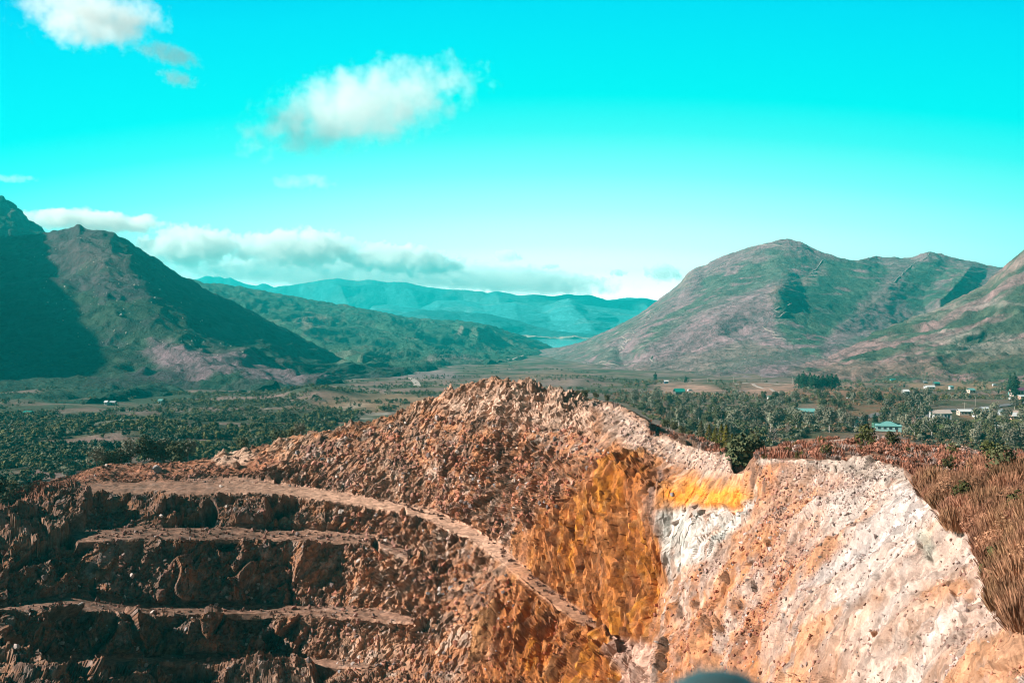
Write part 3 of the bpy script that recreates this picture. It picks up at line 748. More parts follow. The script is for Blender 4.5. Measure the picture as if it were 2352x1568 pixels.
# right mountain
usD = np.arange(1130, 2640, 2.6)
d0 = [(1130,834,3300),(1180,836,3200),(1250,846,2700),(1330,866,2100),(1400,884,1700),(1500,898,1500),(1650,902,1400),(1900,904,1330),(2100,904,1300),(2640,904,1250)]
d1 = [(1130,818,3600),(1180,818,3500),(1250,815,3200),(1330,822,2600),(1400,830,2250),(1500,830,2100),(1650,822,1950),(1800,815,1900),(1900,822,1850),(2100,820,1900),(2640,820,1900)]
d2 = [(1130,816,3900),(1180,812,3800),(1250,806,3500),(1330,800,3000),(1400,790,2700),(1500,765,2500),(1650,735,2350),(1800,722,2300),(1900,770,2230),(2000,760,2380),(2100,740,2600),(2640,740,2700)]
d3 = [(1130,815,4000),(1180,810,3900),(1250,803,3700),(1330,793,3350),(1400,765,3200),(1500,715,3000),(1650,660,2900),(1800,640,2800),(1900,680,2640),(2000,670,2800),(2100,650,3000),(2640,650,3100)]
d4 = [(1130,815,4100),(1200,811,4000),(1270,803,3900),(1336,785,3800),(1373,769,3750),(1420,747,3700),(1467,722,3600),(1514,688,3500),(1545,664,3460),(1562,650,3450),(1576,632,3420),(1595,616,3400),(1613,610,3400),(1676,582,3350),(1739,562,3300),(1785,551,3300),(1812,549,3300),(1839,556,3290),(1884,578,3230),(1921,591,3200),(1966,598,3230),(1991,594,3280),(2011,587,3450),(2029,591,3450),(2093,591,3500),(2115,583,3500),(2134,578,3500),(2156,582,3500),(2211,596,3550),(2292,612,3600),(2400,630,3600),(2640,660,3600)]
spursD = [([(1884,590),(1877,619),(1830,645),(1785,668),(1770,704),(1745,741),(1782,777),(1808,800)], 240, 0),
          ([(2137,580),(2093,609),(2057,645),(2020,682),(1983,709),(1937,741)], 140, 75),
          ([(1785,668),(1700,688),(1610,728),(1546,762),(1480,800)], 60, 170),
          ([(1560,655),(1480,730),(1400,790)], 60, 120),
          ([(1900,650),(1930,700),(1905,750)], 110, -45),
          ([(1760,640),(1700,670),(1620,715),(1540,760),(1450,810)], 40, -60),
          ([(2170,600),(2110,660),(2060,710),(2000,750)], 80, -40),
          ([(2230,610),(2200,650),(2160,690)], 40, 160)]
def cdd(U, V, P):
    n = fbm(P, 130, 4, 231); n2 = fbm(P, 45, 4, 232); n3 = fbm(P, 400, 3, 233)
    u = U + n * 14; v = V + n2 * 9
    C = np.empty(P.shape); C[:] = PURP * np.array([1.05, .98, 1.0])
    C = lerp(C, PURP * np.array([.8, .9, .9]), sstep(n2, 0, 0.8) * 0.6)
    g = np.zeros(U.shape)
    for poly, w in (([(1330,790),(1514,690),(1560,650),(1590,640),(1540,690),(1440,770),(1380,800),(1270,830)], .75),
                    ([(1440,800),(1500,750),(1580,700),(1620,640),(1700,610),(1780,575),(1850,585),(1880,600),(1840,640),(1770,655),(1680,690),(1580,735),(1500,790),(1440,830)], .85),
                    ([(1890,600),(2000,600),(2060,610),(2030,650),(1980,700),(1930,740),(1890,790),(1890,830),(1830,815),(1810,770),(1770,730),(1800,680),(1840,650)], 1),
                    ([(2100,610),(2150,590),(2220,620),(2240,650),(2200,680),(2140,700),(2080,725),(2060,690),(2070,650)], .95),
                    ([(1640,570),(1760,560),(1880,585),(1760,600)], .4), ([(1960,598),(2200,598),(2290,620),(2250,660),(2150,600),(2060,640)], .45),
                    ([(1880,830),(1960,780),(2050,750),(2200,690),(2300,640),(2400,620),(2400,760),(2150,800),(1950,830)], .6),
                    ([(1600,840),(1700,800),(1800,800),(1880,825),(1740,845),(1650,868),(1540,880)], .55),
                    ([(1170,818),(1300,800),(1400,800),(1440,830),(1350,860),(1250,845)], .6),
                    ([(1330,850),(1420,845),(1500,860),(1400,870)], .4)):
        g = np.maximum(g, pmask(u, v, poly, 10) * w)
    g = g * sstep(n2 + 0.9, -0.1, 0.5) * 0.85
    C = lerp(C, (0.045, 0.095, 0.055), g)
    C = lerp(C, (0.022, 0.06, 0.04), pmask(u, v, [(1880,620),(1960,700),(1900,740),(1840,700),(1830,660)], 18) * .7)
    C = lerp(C, (0.022, 0.06, 0.04), pmask(u, v, [(2090,640),(2130,610),(2160,660),(2110,720),(2070,700)], 14) * .6)
    for poly in ([(1785,660),(1880,610),(1890,625),(1830,660),(1770,700)], [(1560,655),(1600,612),(1612,614),(1570,662)], [(1960,720),(2050,650),(2060,655),(1975,728)]):
        C = lerp(C, (0.27, 0.19, 0.165), pmask(u, v, poly, 5) * .7)
    C = lerp(C, (0.215, 0.145, 0.13), pmask(u, v, [(1340,858),(1500,830),(1640,800),(1740,790),(1800,800),(1700,840),(1620,868),(1500,870)], 8) * .75)
    C = lerp(C, (0.215, 0.135, 0.11), pmask(u, v, [(1840,840),(2020,828),(2400,800),(2400,870),(1800,872)], 8) * .8)
    return C
sd = hill('mountain', usD, [d0, d1, d2, d3, d4], [50, 60, 60, 60], spursD, 5, cdd, m_far, back=(1000, 450), sig=[10,12,14,14,2.5], nscale=210, seed=230)

# nearer ridge at the right edge
usE = np.arange(1850, 3300, 3.0)
e0 = [(1850,902,1260),(2000,904,1220),(2352,908,1150),(3300,910,1050)]
e1 = [(1850,850,1500),(2000,842,1500),(2352,820,1500),(3300,800,1500)]
e2 = [(1850,834,1700),(1898,824,1750),(1966,788,1850),(2011,762,1950),(2093,730,2050),(2147,711,2130),(2206,682,2180),(2260,655,2220),(2290,625,2250),(2306,609,2260),(2330,590,2260),(2352,573,2260),(2500,490,2300),(2800,380,2400),(3300,300,2500)]
def ce(U, V, P):
    n = fbm(P, 110, 4, 241); n2 = fbm(P, 35, 4, 242)
    s = stretch(P, (-0.85, -0.4, -0.3), 5); n3 = fbm(s, 60, 4, 243)
    u = U + n * 16; v = V + n2 * 8
    C = np.empty(P.shape); C[:] = PURP * np.array([1.05, .95, .85])
    C = lerp(C, (0.055, 0.085, 0.05), sstep(n3, -0.15, 0.35) * 0.9)
    for poly in ([(2080,790),(2200,755),(2280,750),(2250,775),(2150,795)], [(2160,810),(2300,775),(2420,760),(2420,800),(2260,815)], [(2020,720),(2352,690),(2352,700),(2060,740)]):
        C = lerp(C, (0.38, 0.29, 0.26), pmask(u, v, poly, 6) * .65 * sstep(n2 + n3, -0.7, 0.3))
    C = lerp(C, (0.21, 0.13, 0.105), pmask(u, v, [(1850,855),(1960,840),(2200,825),(2450,800),(2450,828),(2150,862),(1850,885)], 8) * .9)
    C = lerp(C, (0.30, 0.21, 0.17), pmask(u, v, [(2280,640),(2352,575),(2400,560),(2400,600),(2330,640),(2200,700),(2150,720)], 6) * .5)
    C = lerp(C, (0.06, 0.075, 0.045), pmask(u, v, [(2150,850),(2230,830),(2352,822),(2452,830),(2452,850),(2250,862)], 7) * .85)
    return C
se = hill('mountain', usE, [e0, e1, e2], [50, 90], [([(2290,640),(2200,740),(2080,800)], 70, 50), ([(2352,680),(2250,760),(2150,810)], 50, 35)], 7, ce, m_far, back=(900, 450), sig=[10,10,3], nscale=100, seed=240)

# hills across the lake, in four ranks; distance haze tinted into their cyan colour
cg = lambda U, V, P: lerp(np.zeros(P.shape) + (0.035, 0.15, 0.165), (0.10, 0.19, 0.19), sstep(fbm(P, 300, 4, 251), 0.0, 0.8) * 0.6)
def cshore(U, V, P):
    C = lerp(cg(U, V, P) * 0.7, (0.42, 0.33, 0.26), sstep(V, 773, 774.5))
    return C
usF = np.arange(800, 1420, 3.0)
f0 = [(800,777,5880),(1420,777,5880)]
fm = [(800,771,6000),(1420,771,6000)]
f1 = [(800,740,6500),(860,735,6500),(917,722,6600),(961,711,6700),(1014,713,6700),(1108,719,6700),(1186,735,6600),(1233,750,6500),(1295,763,6400),(1370,769,6300),(1420,770,6300)]
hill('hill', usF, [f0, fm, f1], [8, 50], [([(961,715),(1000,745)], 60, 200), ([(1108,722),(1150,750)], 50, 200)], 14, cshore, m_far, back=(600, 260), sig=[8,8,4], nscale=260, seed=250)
usG = np.arange(700, 1560, 3.0)
g0 = [(700,772,6650),(1560,772,6650)]
g1 = [(700,740,7300),(1560,745,7300)]
g2 = [(700,720,8000),(845,712,8000),(860,700,8200),(890,698,8200),(930,706,8100),(967,708,8200),(1005,690,8700),(1064,689,8700),(1110,700,8500),(1183,693,8600),(1246,705,8300),(1283,691,8300),(1308,685,8300),(1320,688,8300),(1342,700,8300),(1405,707,8400),(1467,714,8400),(1560,716,8400)]
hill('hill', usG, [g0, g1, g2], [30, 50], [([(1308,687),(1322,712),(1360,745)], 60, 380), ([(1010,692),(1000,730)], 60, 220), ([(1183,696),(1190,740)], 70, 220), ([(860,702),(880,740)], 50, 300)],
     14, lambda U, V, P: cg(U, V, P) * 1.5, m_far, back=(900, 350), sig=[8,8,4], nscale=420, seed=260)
usH = np.arange(420, 1600, 3.0)
h0 = [(420,745,8950),(1600,745,8950)]
h1 = [(420,668,9300),(560,662,9300),(620,661,9300),(680,653,9300),(720,647,9300),(755,641,9300),(775,639,9300),(800,643,9300),(825,646,9300),(845,642,9300),(889,649,9300),(930,648,9300),(992,661,9300),(1046,664,9300),(1117,672,9300),(1142,668,9300),(1195,679,9300),(1224,677,9300),(1274,681,9300),(1308,676,9300),(1352,678,9300),(1405,691,9300),(1477,685,9300),(1502,692,9300),(1600,700,9300)]
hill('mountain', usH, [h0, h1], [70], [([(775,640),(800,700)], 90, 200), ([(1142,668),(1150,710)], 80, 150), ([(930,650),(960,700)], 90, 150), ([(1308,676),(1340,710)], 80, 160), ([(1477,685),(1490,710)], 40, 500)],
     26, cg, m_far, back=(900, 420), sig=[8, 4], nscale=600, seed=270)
usI = np.arange(400, 1620, 3.0)
i0 = [(400,720,10000),(1620,720,10000)]
i1 = [(400,650,10200),(455,640,10200),(470,634,10200),(480,633,10200),(490,636,10200),(505,635,10200),(515,640,10200),(530,637,10200),(540,643,10200),(565,652,10200),(590,656,10200),(600,651,10200),(612,652,10200),(630,660,10200),(900,675,10200),(1300,690,10200),(1400,688,10200),(1440,683,10200),(1480,684,10200),(1510,690,10200),(1620,700,10200)]
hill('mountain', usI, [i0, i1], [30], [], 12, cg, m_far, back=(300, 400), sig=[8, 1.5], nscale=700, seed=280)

# ------------------------------------------------------------------ the air
zb, zt = -178.0, 395.0
hv = np.array([(x, y, z) for z in (zb, zt) for y in (-400, 10700) for x in (-9500, 9500)], float)
hf = np.array([(0, 2, 3, 1), (4, 5, 7, 6), (0, 1, 5, 4), (2, 6, 7, 3), (0, 4, 6, 2), (1, 3, 7, 5)])
m_haze = bpy.data.materials.new('haze'); m_haze.use_nodes = True
hn, hl = m_haze.node_tree.nodes, m_haze.node_tree.links
hn.clear()
ho = hn.new('ShaderNodeOutputMaterial'); hp = hn.new('ShaderNodeVolumePrincipled')
hp.inputs['Color'].default_value = (0.02, 0.97, 1.0, 1)
hp.inputs['Density'].default_value = HAZE_D = 0.85e-4
hp.inputs['Anisotropy'].default_value = 0.2
hl.new(hp.outputs[0], ho.inputs['Volume'])
link('haze', mesh_np('haze', hv, hf, m_haze), kind='stuff')

# ------------------------------------------------------------------ plants
def crown(r, n, rx, rz, z0, leaf, lobes=6, flat=0.0, up=0.25, lob=0.45, jit=0.5):
    """leaf faces spread over a few uneven lobes; returns (3n, 3) vertices"""
    if lobes > 1:
        a = r.random(lobes) * 6.283; q = np.sqrt(r.random(lobes)) * (1 - lob)
        cz = (r.random(lobes) * 2 - 1) * (1 - lob) * 0.9
        ce = np.stack([np.cos(a) * q * rx, np.sin(a) * q * rx, cz * rz], 1)
        ls = lob * (0.75 + 0.5 * r.random(lobes))
        k = r.integers(0, lobes, n)
    else:
        ce = np.zeros((1, 3)); ls = np.ones(1); k = np.zeros(n, int)
    d = r.normal(size=(n, 3)); d /= np.linalg.norm(d, axis=1, keepdims=True)
    rad = (0.55 + 0.45 * r.random(n) ** 0.5) * ls[k]
    c = ce[k] + d * rad[:, None] * np.array([rx, rx, rz])
    c[:, 2] += z0
    nn = d + r.normal(size=(n, 3)) * jit + np.array([0, 0, up]); nn /= np.linalg.norm(nn, axis=1, keepdims=True)
    t = np.cross(nn, r.normal(size=(n, 3))); t /= np.linalg.norm(t, axis=1, keepdims=True)
    b = np.cross(nn, t)
    s = leaf * (0.6 + 0.8 * r.random(n))[:, None]
    ph = r.random((n, 3)) * 0.6
    V = np.empty((n, 3, 3))
    for j in range(3):
        an = 2.094 * j + ph[:, j][:, None]
        V[:, j] = c + (np.cos(an) * t + np.sin(an) * b) * s
    return V.reshape(-1, 3)

def cone_crown(r, n, rx, h, z0, leaf):
    """pointed conifer: whorls of boughs shortening to the tip"""
    t = r.random(n) ** 1.25; a = r.random(n) * 6.283
    tier = 0.75 + 0.35 * np.abs(np.sin(t * 16 + 0.5 * np.sin(3 * a)))
    rad = rx * (1 - t) ** 0.8 * tier * (0.55 + 0.45 * r.random(n) ** .5)
    c = np.stack([np.cos(a) * rad, np.sin(a) * rad, z0 + t * h - rad * 0.15], 1)
    nn = np.stack([np.cos(a), np.sin(a), np.full(n, 0.5)], 1) + r.normal(size=(n, 3)) * 0.5
    nn /= np.linalg.norm(nn, axis=1, keepdims=True)
    tt = np.cross(nn, r.normal(size=(n, 3))); tt /= np.linalg.norm(tt, axis=1, keepdims=True); b = np.cross(nn, tt)
    s = leaf * (0.6 + 0.8 * r.random(n))[:, None]
    V = np.empty((n, 3, 3))
    for j in range(3):
        V[:, j] = c + (math.cos(2.094 * j) * tt + math.sin(2.094 * j) * b) * s
    return V.reshape(-1, 3)

def tris(V): return np.arange(len(V)).reshape(-1, 3)

def tube(p0, p1, r0, r1, n=6):
    p0, p1 = np.array(p0, float), np.array(p1, float)
    d = p1 - p0; d /= np.linalg.norm(d)
    a = np.cross(d, [0.3, 0.9, 0.1]); a /= np.linalg.norm(a); b = np.cross(d, a)
    an = np.arange(n) * 6.283 / n
    ring = np.cos(an)[:, None] * a + np.sin(an)[:, None] * b
    V = np.concatenate([p0 + ring * r0, p1 + ring * r1])
    Fq = np.array([(i, (i + 1) % n, n + (i + 1) % n, n + i) for i in range(n)])
    return V, Fq

def merge(parts):
    V, Fc, o = [], [], 0
    for v, f in parts:
        V.append(v); Fc.append(f + o); o += len(v)
    return np.concatenate(V), np.concatenate(Fc)

def limbs(r, h, rad, n=5, spread=1.2, top=0.9):
    ps = [tube((0, 0, -0.3), (r.normal() * .1, r.normal() * .1, h * 0.55), rad, rad * 0.6),
          tube((0, 0, h * 0.53), (r.normal() * .3, r.normal() * .3, h * top), rad * 0.6, rad * 0.2)]
    for k in range(n):
        a = r.random() * 6.283; z = h * (0.3 + 0.35 * r.random())
        ps.append(tube((0, 0, z), (math.cos(a) * spread, math.sin(a) * spread, z + h * 0.3), rad * 0.4, rad * 0.12, 5))
    return merge(ps)

m_bark = mat_plain('bark', (0.20, 0.16, 0.13), 0.9, 0.3, 4)
m_bark_pale = mat_plain('pale_bark', (0.42, 0.37, 0.33), 0.9, 0.25, 4)
m_gum = mat_leaf('gum_leaves', (0.20, 0.195, 0.135), 0.40)
m_gumd = mat_leaf('dark_leaves', (0.085, 0.092, 0.042), 0.35)
m_pine = mat_leaf('pine_needles', (0.020, 0.055, 0.028), 0.25)
m_yel = mat_leaf('yellow_green_needles', (0.15, 0.135, 0.018), 0.35)
m_bare = mat_leaf('bare_twigs', (0.27, 0.17, 0.13), 0.25)
m_tus = mat_leaf('dry_stems', (0.44, 0.225, 0.13), 0.34, 0.010)
m_shrub = mat_leaf('shrub_leaves', (0.075, 0.080, 0.024), 0.35)
m_bulk = mat_leaf('woodland_leaves', None, 0.0)

protos = {}
def proto(kind, k):
    """meshes of the parts of one plant: [(part name, mesh)]"""
    key = (kind, k)
    if key in protos: return protos[key]
    r = np.random.default_rng(1000 + k + sum(map(ord, kind)))
    if kind == 'gum_tree':
        h = 7.0; V = crown(r, 620, 3.0, 3.0, 4.4, 0.30, 9, lob=0.42)
        t = limbs(r, h, 0.20, 6, 2.0); mats = (m_gum if k % 3 else m_gumd, m_bark_pale if k % 2 else m_bark)
    elif kind == 'bushy_tree':
        V = crown(r, 620, 3.0, 2.6, 2.7, 0.30, 10, lob=0.5); t = limbs(r, 5.0, 0.2, 5, 1.6); mats = (m_gumd, m_bark)
    elif kind == 'pine_tree':
        V = np.concatenate([crown(r, 700, 3.2, 6.0, 7.5, 0.40, 10, lob=0.42), cone_crown(r, 400, 3.4, 12.5, 1.5, 0.4)])
        t = limbs(r, 13.0, 0.3, 5, 1.6); mats = (m_pine, m_bark)
    elif kind == 'conifer':
        V = cone_crown(r, 620, 1.5, 4.6, 0.2, 0.17); t = limbs(r, 4.4, 0.12, 4, 0.6); mats = (m_yel if k % 3 != 1 else m_gumd, m_bark)
    elif kind == 'bare_tree':
        V = crown(r, 380, 2.2, 3.2, 4.2, 0.16, 7, lob=0.45); t = limbs(r, 7.0, 0.16, 9, 1.9); mats = (m_bare, m_bark_pale)
    elif kind == 'shrub':
        V = crown(r, 330, 0.8, 0.75, 0.7, 0.09, 6, lob=0.5); t = limbs(r, 1.0, 0.05, 4, 0.4); mats = (m_shrub if k % 2 else m_gumd, m_bark)
    res = [('crown', mesh_np(kind + '_crown', V, tris(V), mats[0])), ('trunk', mesh_np(kind + '_trunk', t[0], t[1], mats[1]))]
    protos[key] = res
    return res

def plant(kind, k, loc, size, label, cat, group, wide=1.0):
    o = bpy.data.objects.new(kind, None); COL.objects.link(o)
    o.empty_display_size = 0.5
    o.location = loc; o.rotation_euler = (0, 0, random.random() * 6.28); o.scale = (size * wide, size * wide, size)
    tag(o, label, cat, group)
    for nm, me in proto(kind, k): 
        c = bpy.data.objects.new(nm, me); COL.objects.link(c); c.parent = o
    return o

def rand_in(poly, n, r):
    xs = [p[0] for p in poly]; ys = [p[1] for p in poly]
    out = np.zeros((0, 2))
    while len(out) < n:
        q = np.stack([r.uniform(min(xs), max(xs), n * 3), r.uniform(min(ys), max(ys), n * 3)], 1)
        out = np.concatenate([out, q[inside(q[:, 0], q[:, 1], poly)]])
    return out[:n]

def spaced(pts, dx, dy, taken=None):
    """thin points so that no two stand in one another's place"""
    keep = list(taken or []); n0 = len(keep)
    for p in pts:
        if all(((p[0] - q[0]) / dx) ** 2 + ((p[1] - q[1]) / dy) ** 2 > 1 for q in keep): keep.append(tuple(p))
    return keep[n0:]

# open ground around the houses, roads and yards: no trees here (picture outlines of ground areas)
CLEAR = [[(1525,878),(1620,876),(1625,900),(1525,902)], [(1600,884),(1660,888),(1640,900)], [(1700,884),(1830,882),(1840,896),(1760,905),(1700,898)],
         [(1905,965),(2060,944),(2070,962),(1990,968),(1920,972)], [(1950,952),(2000,952),(2000,978),(1950,976)], [(1985,972),(2075,965),(2080,1000),(1990,996)],
         [(2095,966),(2230,962),(2235,985),(2100,984)], [(2130,936),(2240,936),(2235,968),(2130,970)], [(2200,955),(2352,955),(2352,975),(2215,970)],
         [(2080,880),(2200,876),(2200,896),(2085,892)], [(2150,925),(2330,920),(2330,950),(2150,948)], [(2160,872),(2200,872),(2200,900),(2160,900)],
         [(2310,885),(2400,885),(2400,935),(2310,930)], [(1855,930),(1880,925),(1890,950),(1830,955)], [(2265,882),(2300,880),(2300,896),(2265,896)], [(2285,928),(2330,926),(2330,948),(2285,948)],
         [(1990,868),(2070,862),(2070,880),(1990,882)], [(1830,935),(1880,928),(1880,948),(1830,948)]]
HOUSE_SPOTS = [(1558,897,26,18),(1848,946,40,22),(2034,869,30,10),(2136,890,40,14),(2184,895,12,12),(2352,908,60,20),(2266,945,18,10),(2162,962,50,24),(2213,955,30,14),(2102,966,10,12),(1972,973,30,22),(2038,991,62,20),(2331,964,26,18),(2304,952,20,18),(2275,932,60,14),(1985,952,60,12)]
HOUSE_SPOTS += [(1905,952,16,14),(2245,958,14,12),(1768,912,11,10),(2080,905,12,10),(2228,902,13,10),(2290,990,18,14),(1945,915,10,10)]
for hu, hv, hw0, dn in HOUSE_SPOTS: CLEAR.append([(hu - hw0 / 2 - 4, hv - 14), (hu + hw0 / 2 + 4, hv - 14), (hu + hw0 / 2 + 4, hv + dn), (hu - hw0 / 2 - 4, hv + dn)])
def clear(u, v): return any(inside(np.array([u]), np.array([v]), p)[0] for p in CLEAR)

LM = [(1557, 890, 'the teal-roofed shed'), (1705, 1075, 'the dark notch in the pale ridge'), (1852, 945, 'the half-hidden green-roofed house'),
      (1880, 885, 'the dark stand of pines'), (1973, 968, 'the small white green-roofed house'), (2035, 985, 'the large pale green-roofed house'),
      (2170, 955, 'the white blue-windowed house'), (2250, 938, 'the wide grey road'), (2304, 940, 'the pale arched shed'), (2335, 900, 'the purple-roofed building'),
      (2142, 888, 'the white house on brown clearing'), (2285, 1000, 'the right-hand yard lawn'), (1640, 990, 'the pointed yellow-green conifers'), (1300, 880, 'the rocky knoll'), (400, 1040, 'the brown quarry terrace')]
def where(u, v):
    d = [(abs(u - a) + 2.2 * abs(v - b), a, b, t) for a, b, t in LM]
    dd, a, b, t = min(d)
    far = 'well ' if dd > 130 else ''
    if abs(u - a) > 1.1 * abs(v - b): side = ('left of' if u < a else 'right of')
    else: side = ('behind' if v < b else 'in front of')
    return far + side + ' ' + t

TOWN = [(1400,905),(1440,885),(1500,878),(1560,872),(1700,882),(1840,882),(1900,880),(2000,872),(2100,868),(2200,872),(2400,880),(2420,1050),(2250,1036),(2100,1018),(1990,1000),(1870,1006),(1760,1028),(1700,1032),(1600,1003),(1500,966),(1430,935)]
r = np.random.default_rng(11)
cand = rand_in(TOWN, 6000, r)
cand = [p for p in cand if not clear(p[0], p[1])]
cand.sort(key=lambda p: -p[1])
def tree_px(v): return np.interp(v, [865, 900, 950, 1000, 1050], [9, 14, 24, 34, 42])
near = []
def try_add(p, f=1.0):
    w = tree_px(p[1]) * f
    for q in near:
        if abs(q[0] - p[0]) < w * 0.62 and abs(q[1] - p[1]) < w * 0.30: return False
    near.append((p[0], p[1], w)); return True
dens = lambda u, v: 0.5 + 0.5 * math.sin(u / 37.0 + v / 11.0) + (0.35 if u < 2300 else 0)
pool = [p for p in cand if p[1] > 925]
r.shuffle(pool)
for p in pool:
    if len(near) >= 205: break
    if 1830 < p[0] < 2010 and p[1] < 925 and r.random() < 0.6: continue
    try_add(p)
S = lambda u, v, sh: sh.at([u], [v])[0]
n_tree = 0
for u, v, w in near:
    b = S(u, v, valley); D = b[1]
    want = w * (0.85 + 0.65 * r.random()) * D / F            # crown width in metres
    kind = 'gum_tree' if r.random() < 0.72 else 'bushy_tree'
    if r.random() < 0.05: kind = 'bare_tree'
    nm = {'gum_tree': 'grey-green gum tree', 'bushy_tree': 'dark rounded bushy tree', 'bare_tree': 'bare pinkish-brown tree'}[kind]
    wh = where(u, v)
    plant(kind, int(r.integers(0, 6)), b, want / 6.0 * (1.0 if kind != 'bare_tree' else .8), f'{nm} standing {wh}', 'tree', f'{nm}s {wh}')
    n_tree += 1
# the stand of tall dark pines and single dark trees among the houses
for u, v, hpx in [(1834,893,34),(1846,896,42),(1858,895,40),(1868,897,38),(1878,896,34),(1889,896,36),(1900,895,38),(1912,896,40),(1922,894,36)]:
    b = S(u, v, valley); plant('pine_tree', int(r.integers(0, 4)), b, hpx * b[1] / F / 14, 'tall dark pine in the dense stand between the power poles and the town', 'tree', 'pines of the dark stand', 1.7)
for u, v, hpx, lab in [(2012,976,34,'dense dark conifer between the small white house and the large pale-roofed one'),(2105,992,36,'dark pointed conifer right beside the large house with a pale green roof'),(2118,990,26,'short dark conifer just right of the pointed dark conifer'),(2330,912,62,'tallest dark conifer standing left of the purple-roofed building'),(2318,905,44,'dark conifer touching the tallest one on its left'),(1506,877,22,'lone round dark tree on the skyline left of the teal-roofed shed'),(1575,884,18,'dark tree close behind the teal-roofed shed')]:
    b = S(u, v, valley); plant('pine_tree', int(r.integers(0, 4)), b, hpx * b[1] / F / 14, lab, 'tree', None, 1.15)
b = S(1809, 948, valley); plant('bare_tree', 2, b, 30 * b[1] / F / 7.5, 'narrow pink-brown bare tree left of the green-roofed house half hidden by trees', 'tree', None, 0.55)
b = S(1988, 1000, pit) if False else None
# conifers and shrubs along the brow of the plateau
for u, v, hpx in [(1530,958,26),(1545,968,24),(1568,985,22),(1585,992,20),(1610,1006,44),(1628,1012,40),(1642,1016,36),(1655,1022,46),(1668,1026,54),(1682,1030,42),(1697,1036,30),(1712,1036,26),(1640,1012,30)]:
    b = S(u, v, pit); plant('conifer' if u > 1600 else 'bushy_tree', int(r.integers(0, 6)), b, hpx * b[1] / F / (4.7 if u > 1600 else 5.5), 'yellow-green pointed conifer on the brow behind the pale ridge' if u > 1600 else 'low olive-green bushy tree on the brow above the pale ridge', 'tree', 'conifers on the brow behind the pale ridge' if u > 1600 else 'bushy trees on the brow above the pale ridge', 1.0)
for u, v, hpx in [(1335,905,18),(1352,912,20),(1372,920,16),(1400,925,16),(1300,893,10)]:
    b = S(u, v, pit) + np.array([0, 4, 0]); plant('bushy_tree', int(r.integers(0, 6)), b, hpx * b[1] / F / 5.0, 'dark green shrub-like tree behind the right shoulder of the rocky knoll', 'tree', 'dark trees behind the rocky knoll')
# trees at the left edge of the terrace
for u, v, hpx in [(330,1066,44),(352,1064,50),(372,1064,34),(395,1063,46),(412,1066,48),(432,1063,30),(300,1070,34),(278,1072,36),(250,1078,36),(222,1084,32),(560,1034,20),(640,1018,24),(668,1012,22),(690,1006,20)]:
    b = S(u, v, pit); b = b + np.array([b[0] / b[1] * 10, 10, -1.2]); plant('bushy_tree' if (u % 3) else 'gum_tree', int(r.integers(0, 6)), b, (hpx + 14) * b[1] / F / 5.5, 'dark leafy tree on the far edge of the brown terrace at left', 'tree', 'dark trees behind the brown terrace')
for u, v, hpx in [(5,1142,40),(28,1136,34),(62,1128,20),(80,1124,16),(-12,1150,60),(14,1160,40)]:
    b = S(u, v, pit); plant('bushy_tree', int(r.integers(0, 6)), b, hpx * b[1] / F / 5.0, 'dark olive shrub-like tree at the left picture edge above the quarry wall', 'tree', 'dark trees at the left edge')

# woodland too thick to count: one mass of foliage
def bulk(name, items, label, cat, leaf_mat=m_bulk):
    Vs, Cs = [], []
    rr = np.random.default_rng(77)
    for (b, w, h, col, n) in items:
        V = crown(rr, n, w / 2, h / 2, h * 0.45, w * 0.10, 4, lob=0.5, jit=0.3) + b
        Vs.append(V); Cs.append(np.tile(np.asarray(col) * (0.75 + 0.5 * rr.random()), (len(V), 1)))
    V = np.concatenate(Vs); C = np.concatenate(Cs)
    link(name, mesh_np(name, V, tris(V), leaf_mat, C), None, label, cat, None, 'stuff')

items = []
GREY = (0.18, 0.175, 0.12); OLV = (0.125, 0.11, 0.04); DRK = (0.066, 0.072, 0.034); BRN = (0.24, 0.12, 0.075)
r = np.random.default_rng(21)
pts = rand_in(TOWN, 5200, r)
sh = S
ptsb = [p for p in pts if not clear(p[0], p[1])]
bases = valley.at([p[0] for p in ptsb], [p[1] for p in ptsb])
for p, b in zip(ptsb, bases):
    far = p[1] < 925
    w = tree_px(p[1]) * (0.5 + 0.6 * r.random() * (1.2 if far else 0.55)) * b[1] / F
    brown = 1830 < p[0] < 2080 and 895 < p[1] < 960
    left = p[0] < 1560 and p[1] < 960
    c = BRN if r.random() < (0.55 if brown else (0.35 if left else 0.16)) else (GREY if r.random() < 0.5 else (OLV if r.random() < .6 else DRK))
    items.append((b, w, w * (0.55 if not far else 0.75), c, 40 if far else 60))
bulk('woodland', items, 'grey-green scrub and small trees filling the gaps between the town gums', 'woodland')

items = []
LEFTV = [(-60,855),(200,862),(420,875),(620,880),(800,868),(900,846),(1000,838),(1130,840),(1330,850),(1400,868),(1500,880),(1420,925),(1340,895),(1150,876),(1060,888),(860,950),(740,1000),(640,1020),(560,1040),(430,1058),(240,1066),(170,1098),(90,1118),(-60,1150)]
pts = rand_in(LEFTV, 15000, r)
bases = valley.at(pts[:, 0], pts[:, 1])
na = fbm(bases, 70, 3, 301); nb_ = fbm(bases, 25, 3, 302)
BAREL = [[(880,858),(960,845),(1060,850),(1050,872),(900,872)], [(560,950),(640,932),(760,915),(780,922),(700,945),(600,962)], [(700,940),(830,908),(930,905),(960,915),(850,945)],
         [(60,955),(150,945),(230,940),(230,955),(100,970)], [(230,990),(330,970),(430,975),(500,1000),(400,1005)], [(180,1000),(240,985),(300,985),(290,1000),(200,1012)], [(1130,862),(1330,852),(1340,872),(1200,880)], [(980,832),(1100,828),(1100,838),(980,842)],[(10,1050),(60,1030),(90,1032),(30,1058)],[(800,960),(880,945),(890,950),(830,968)]]
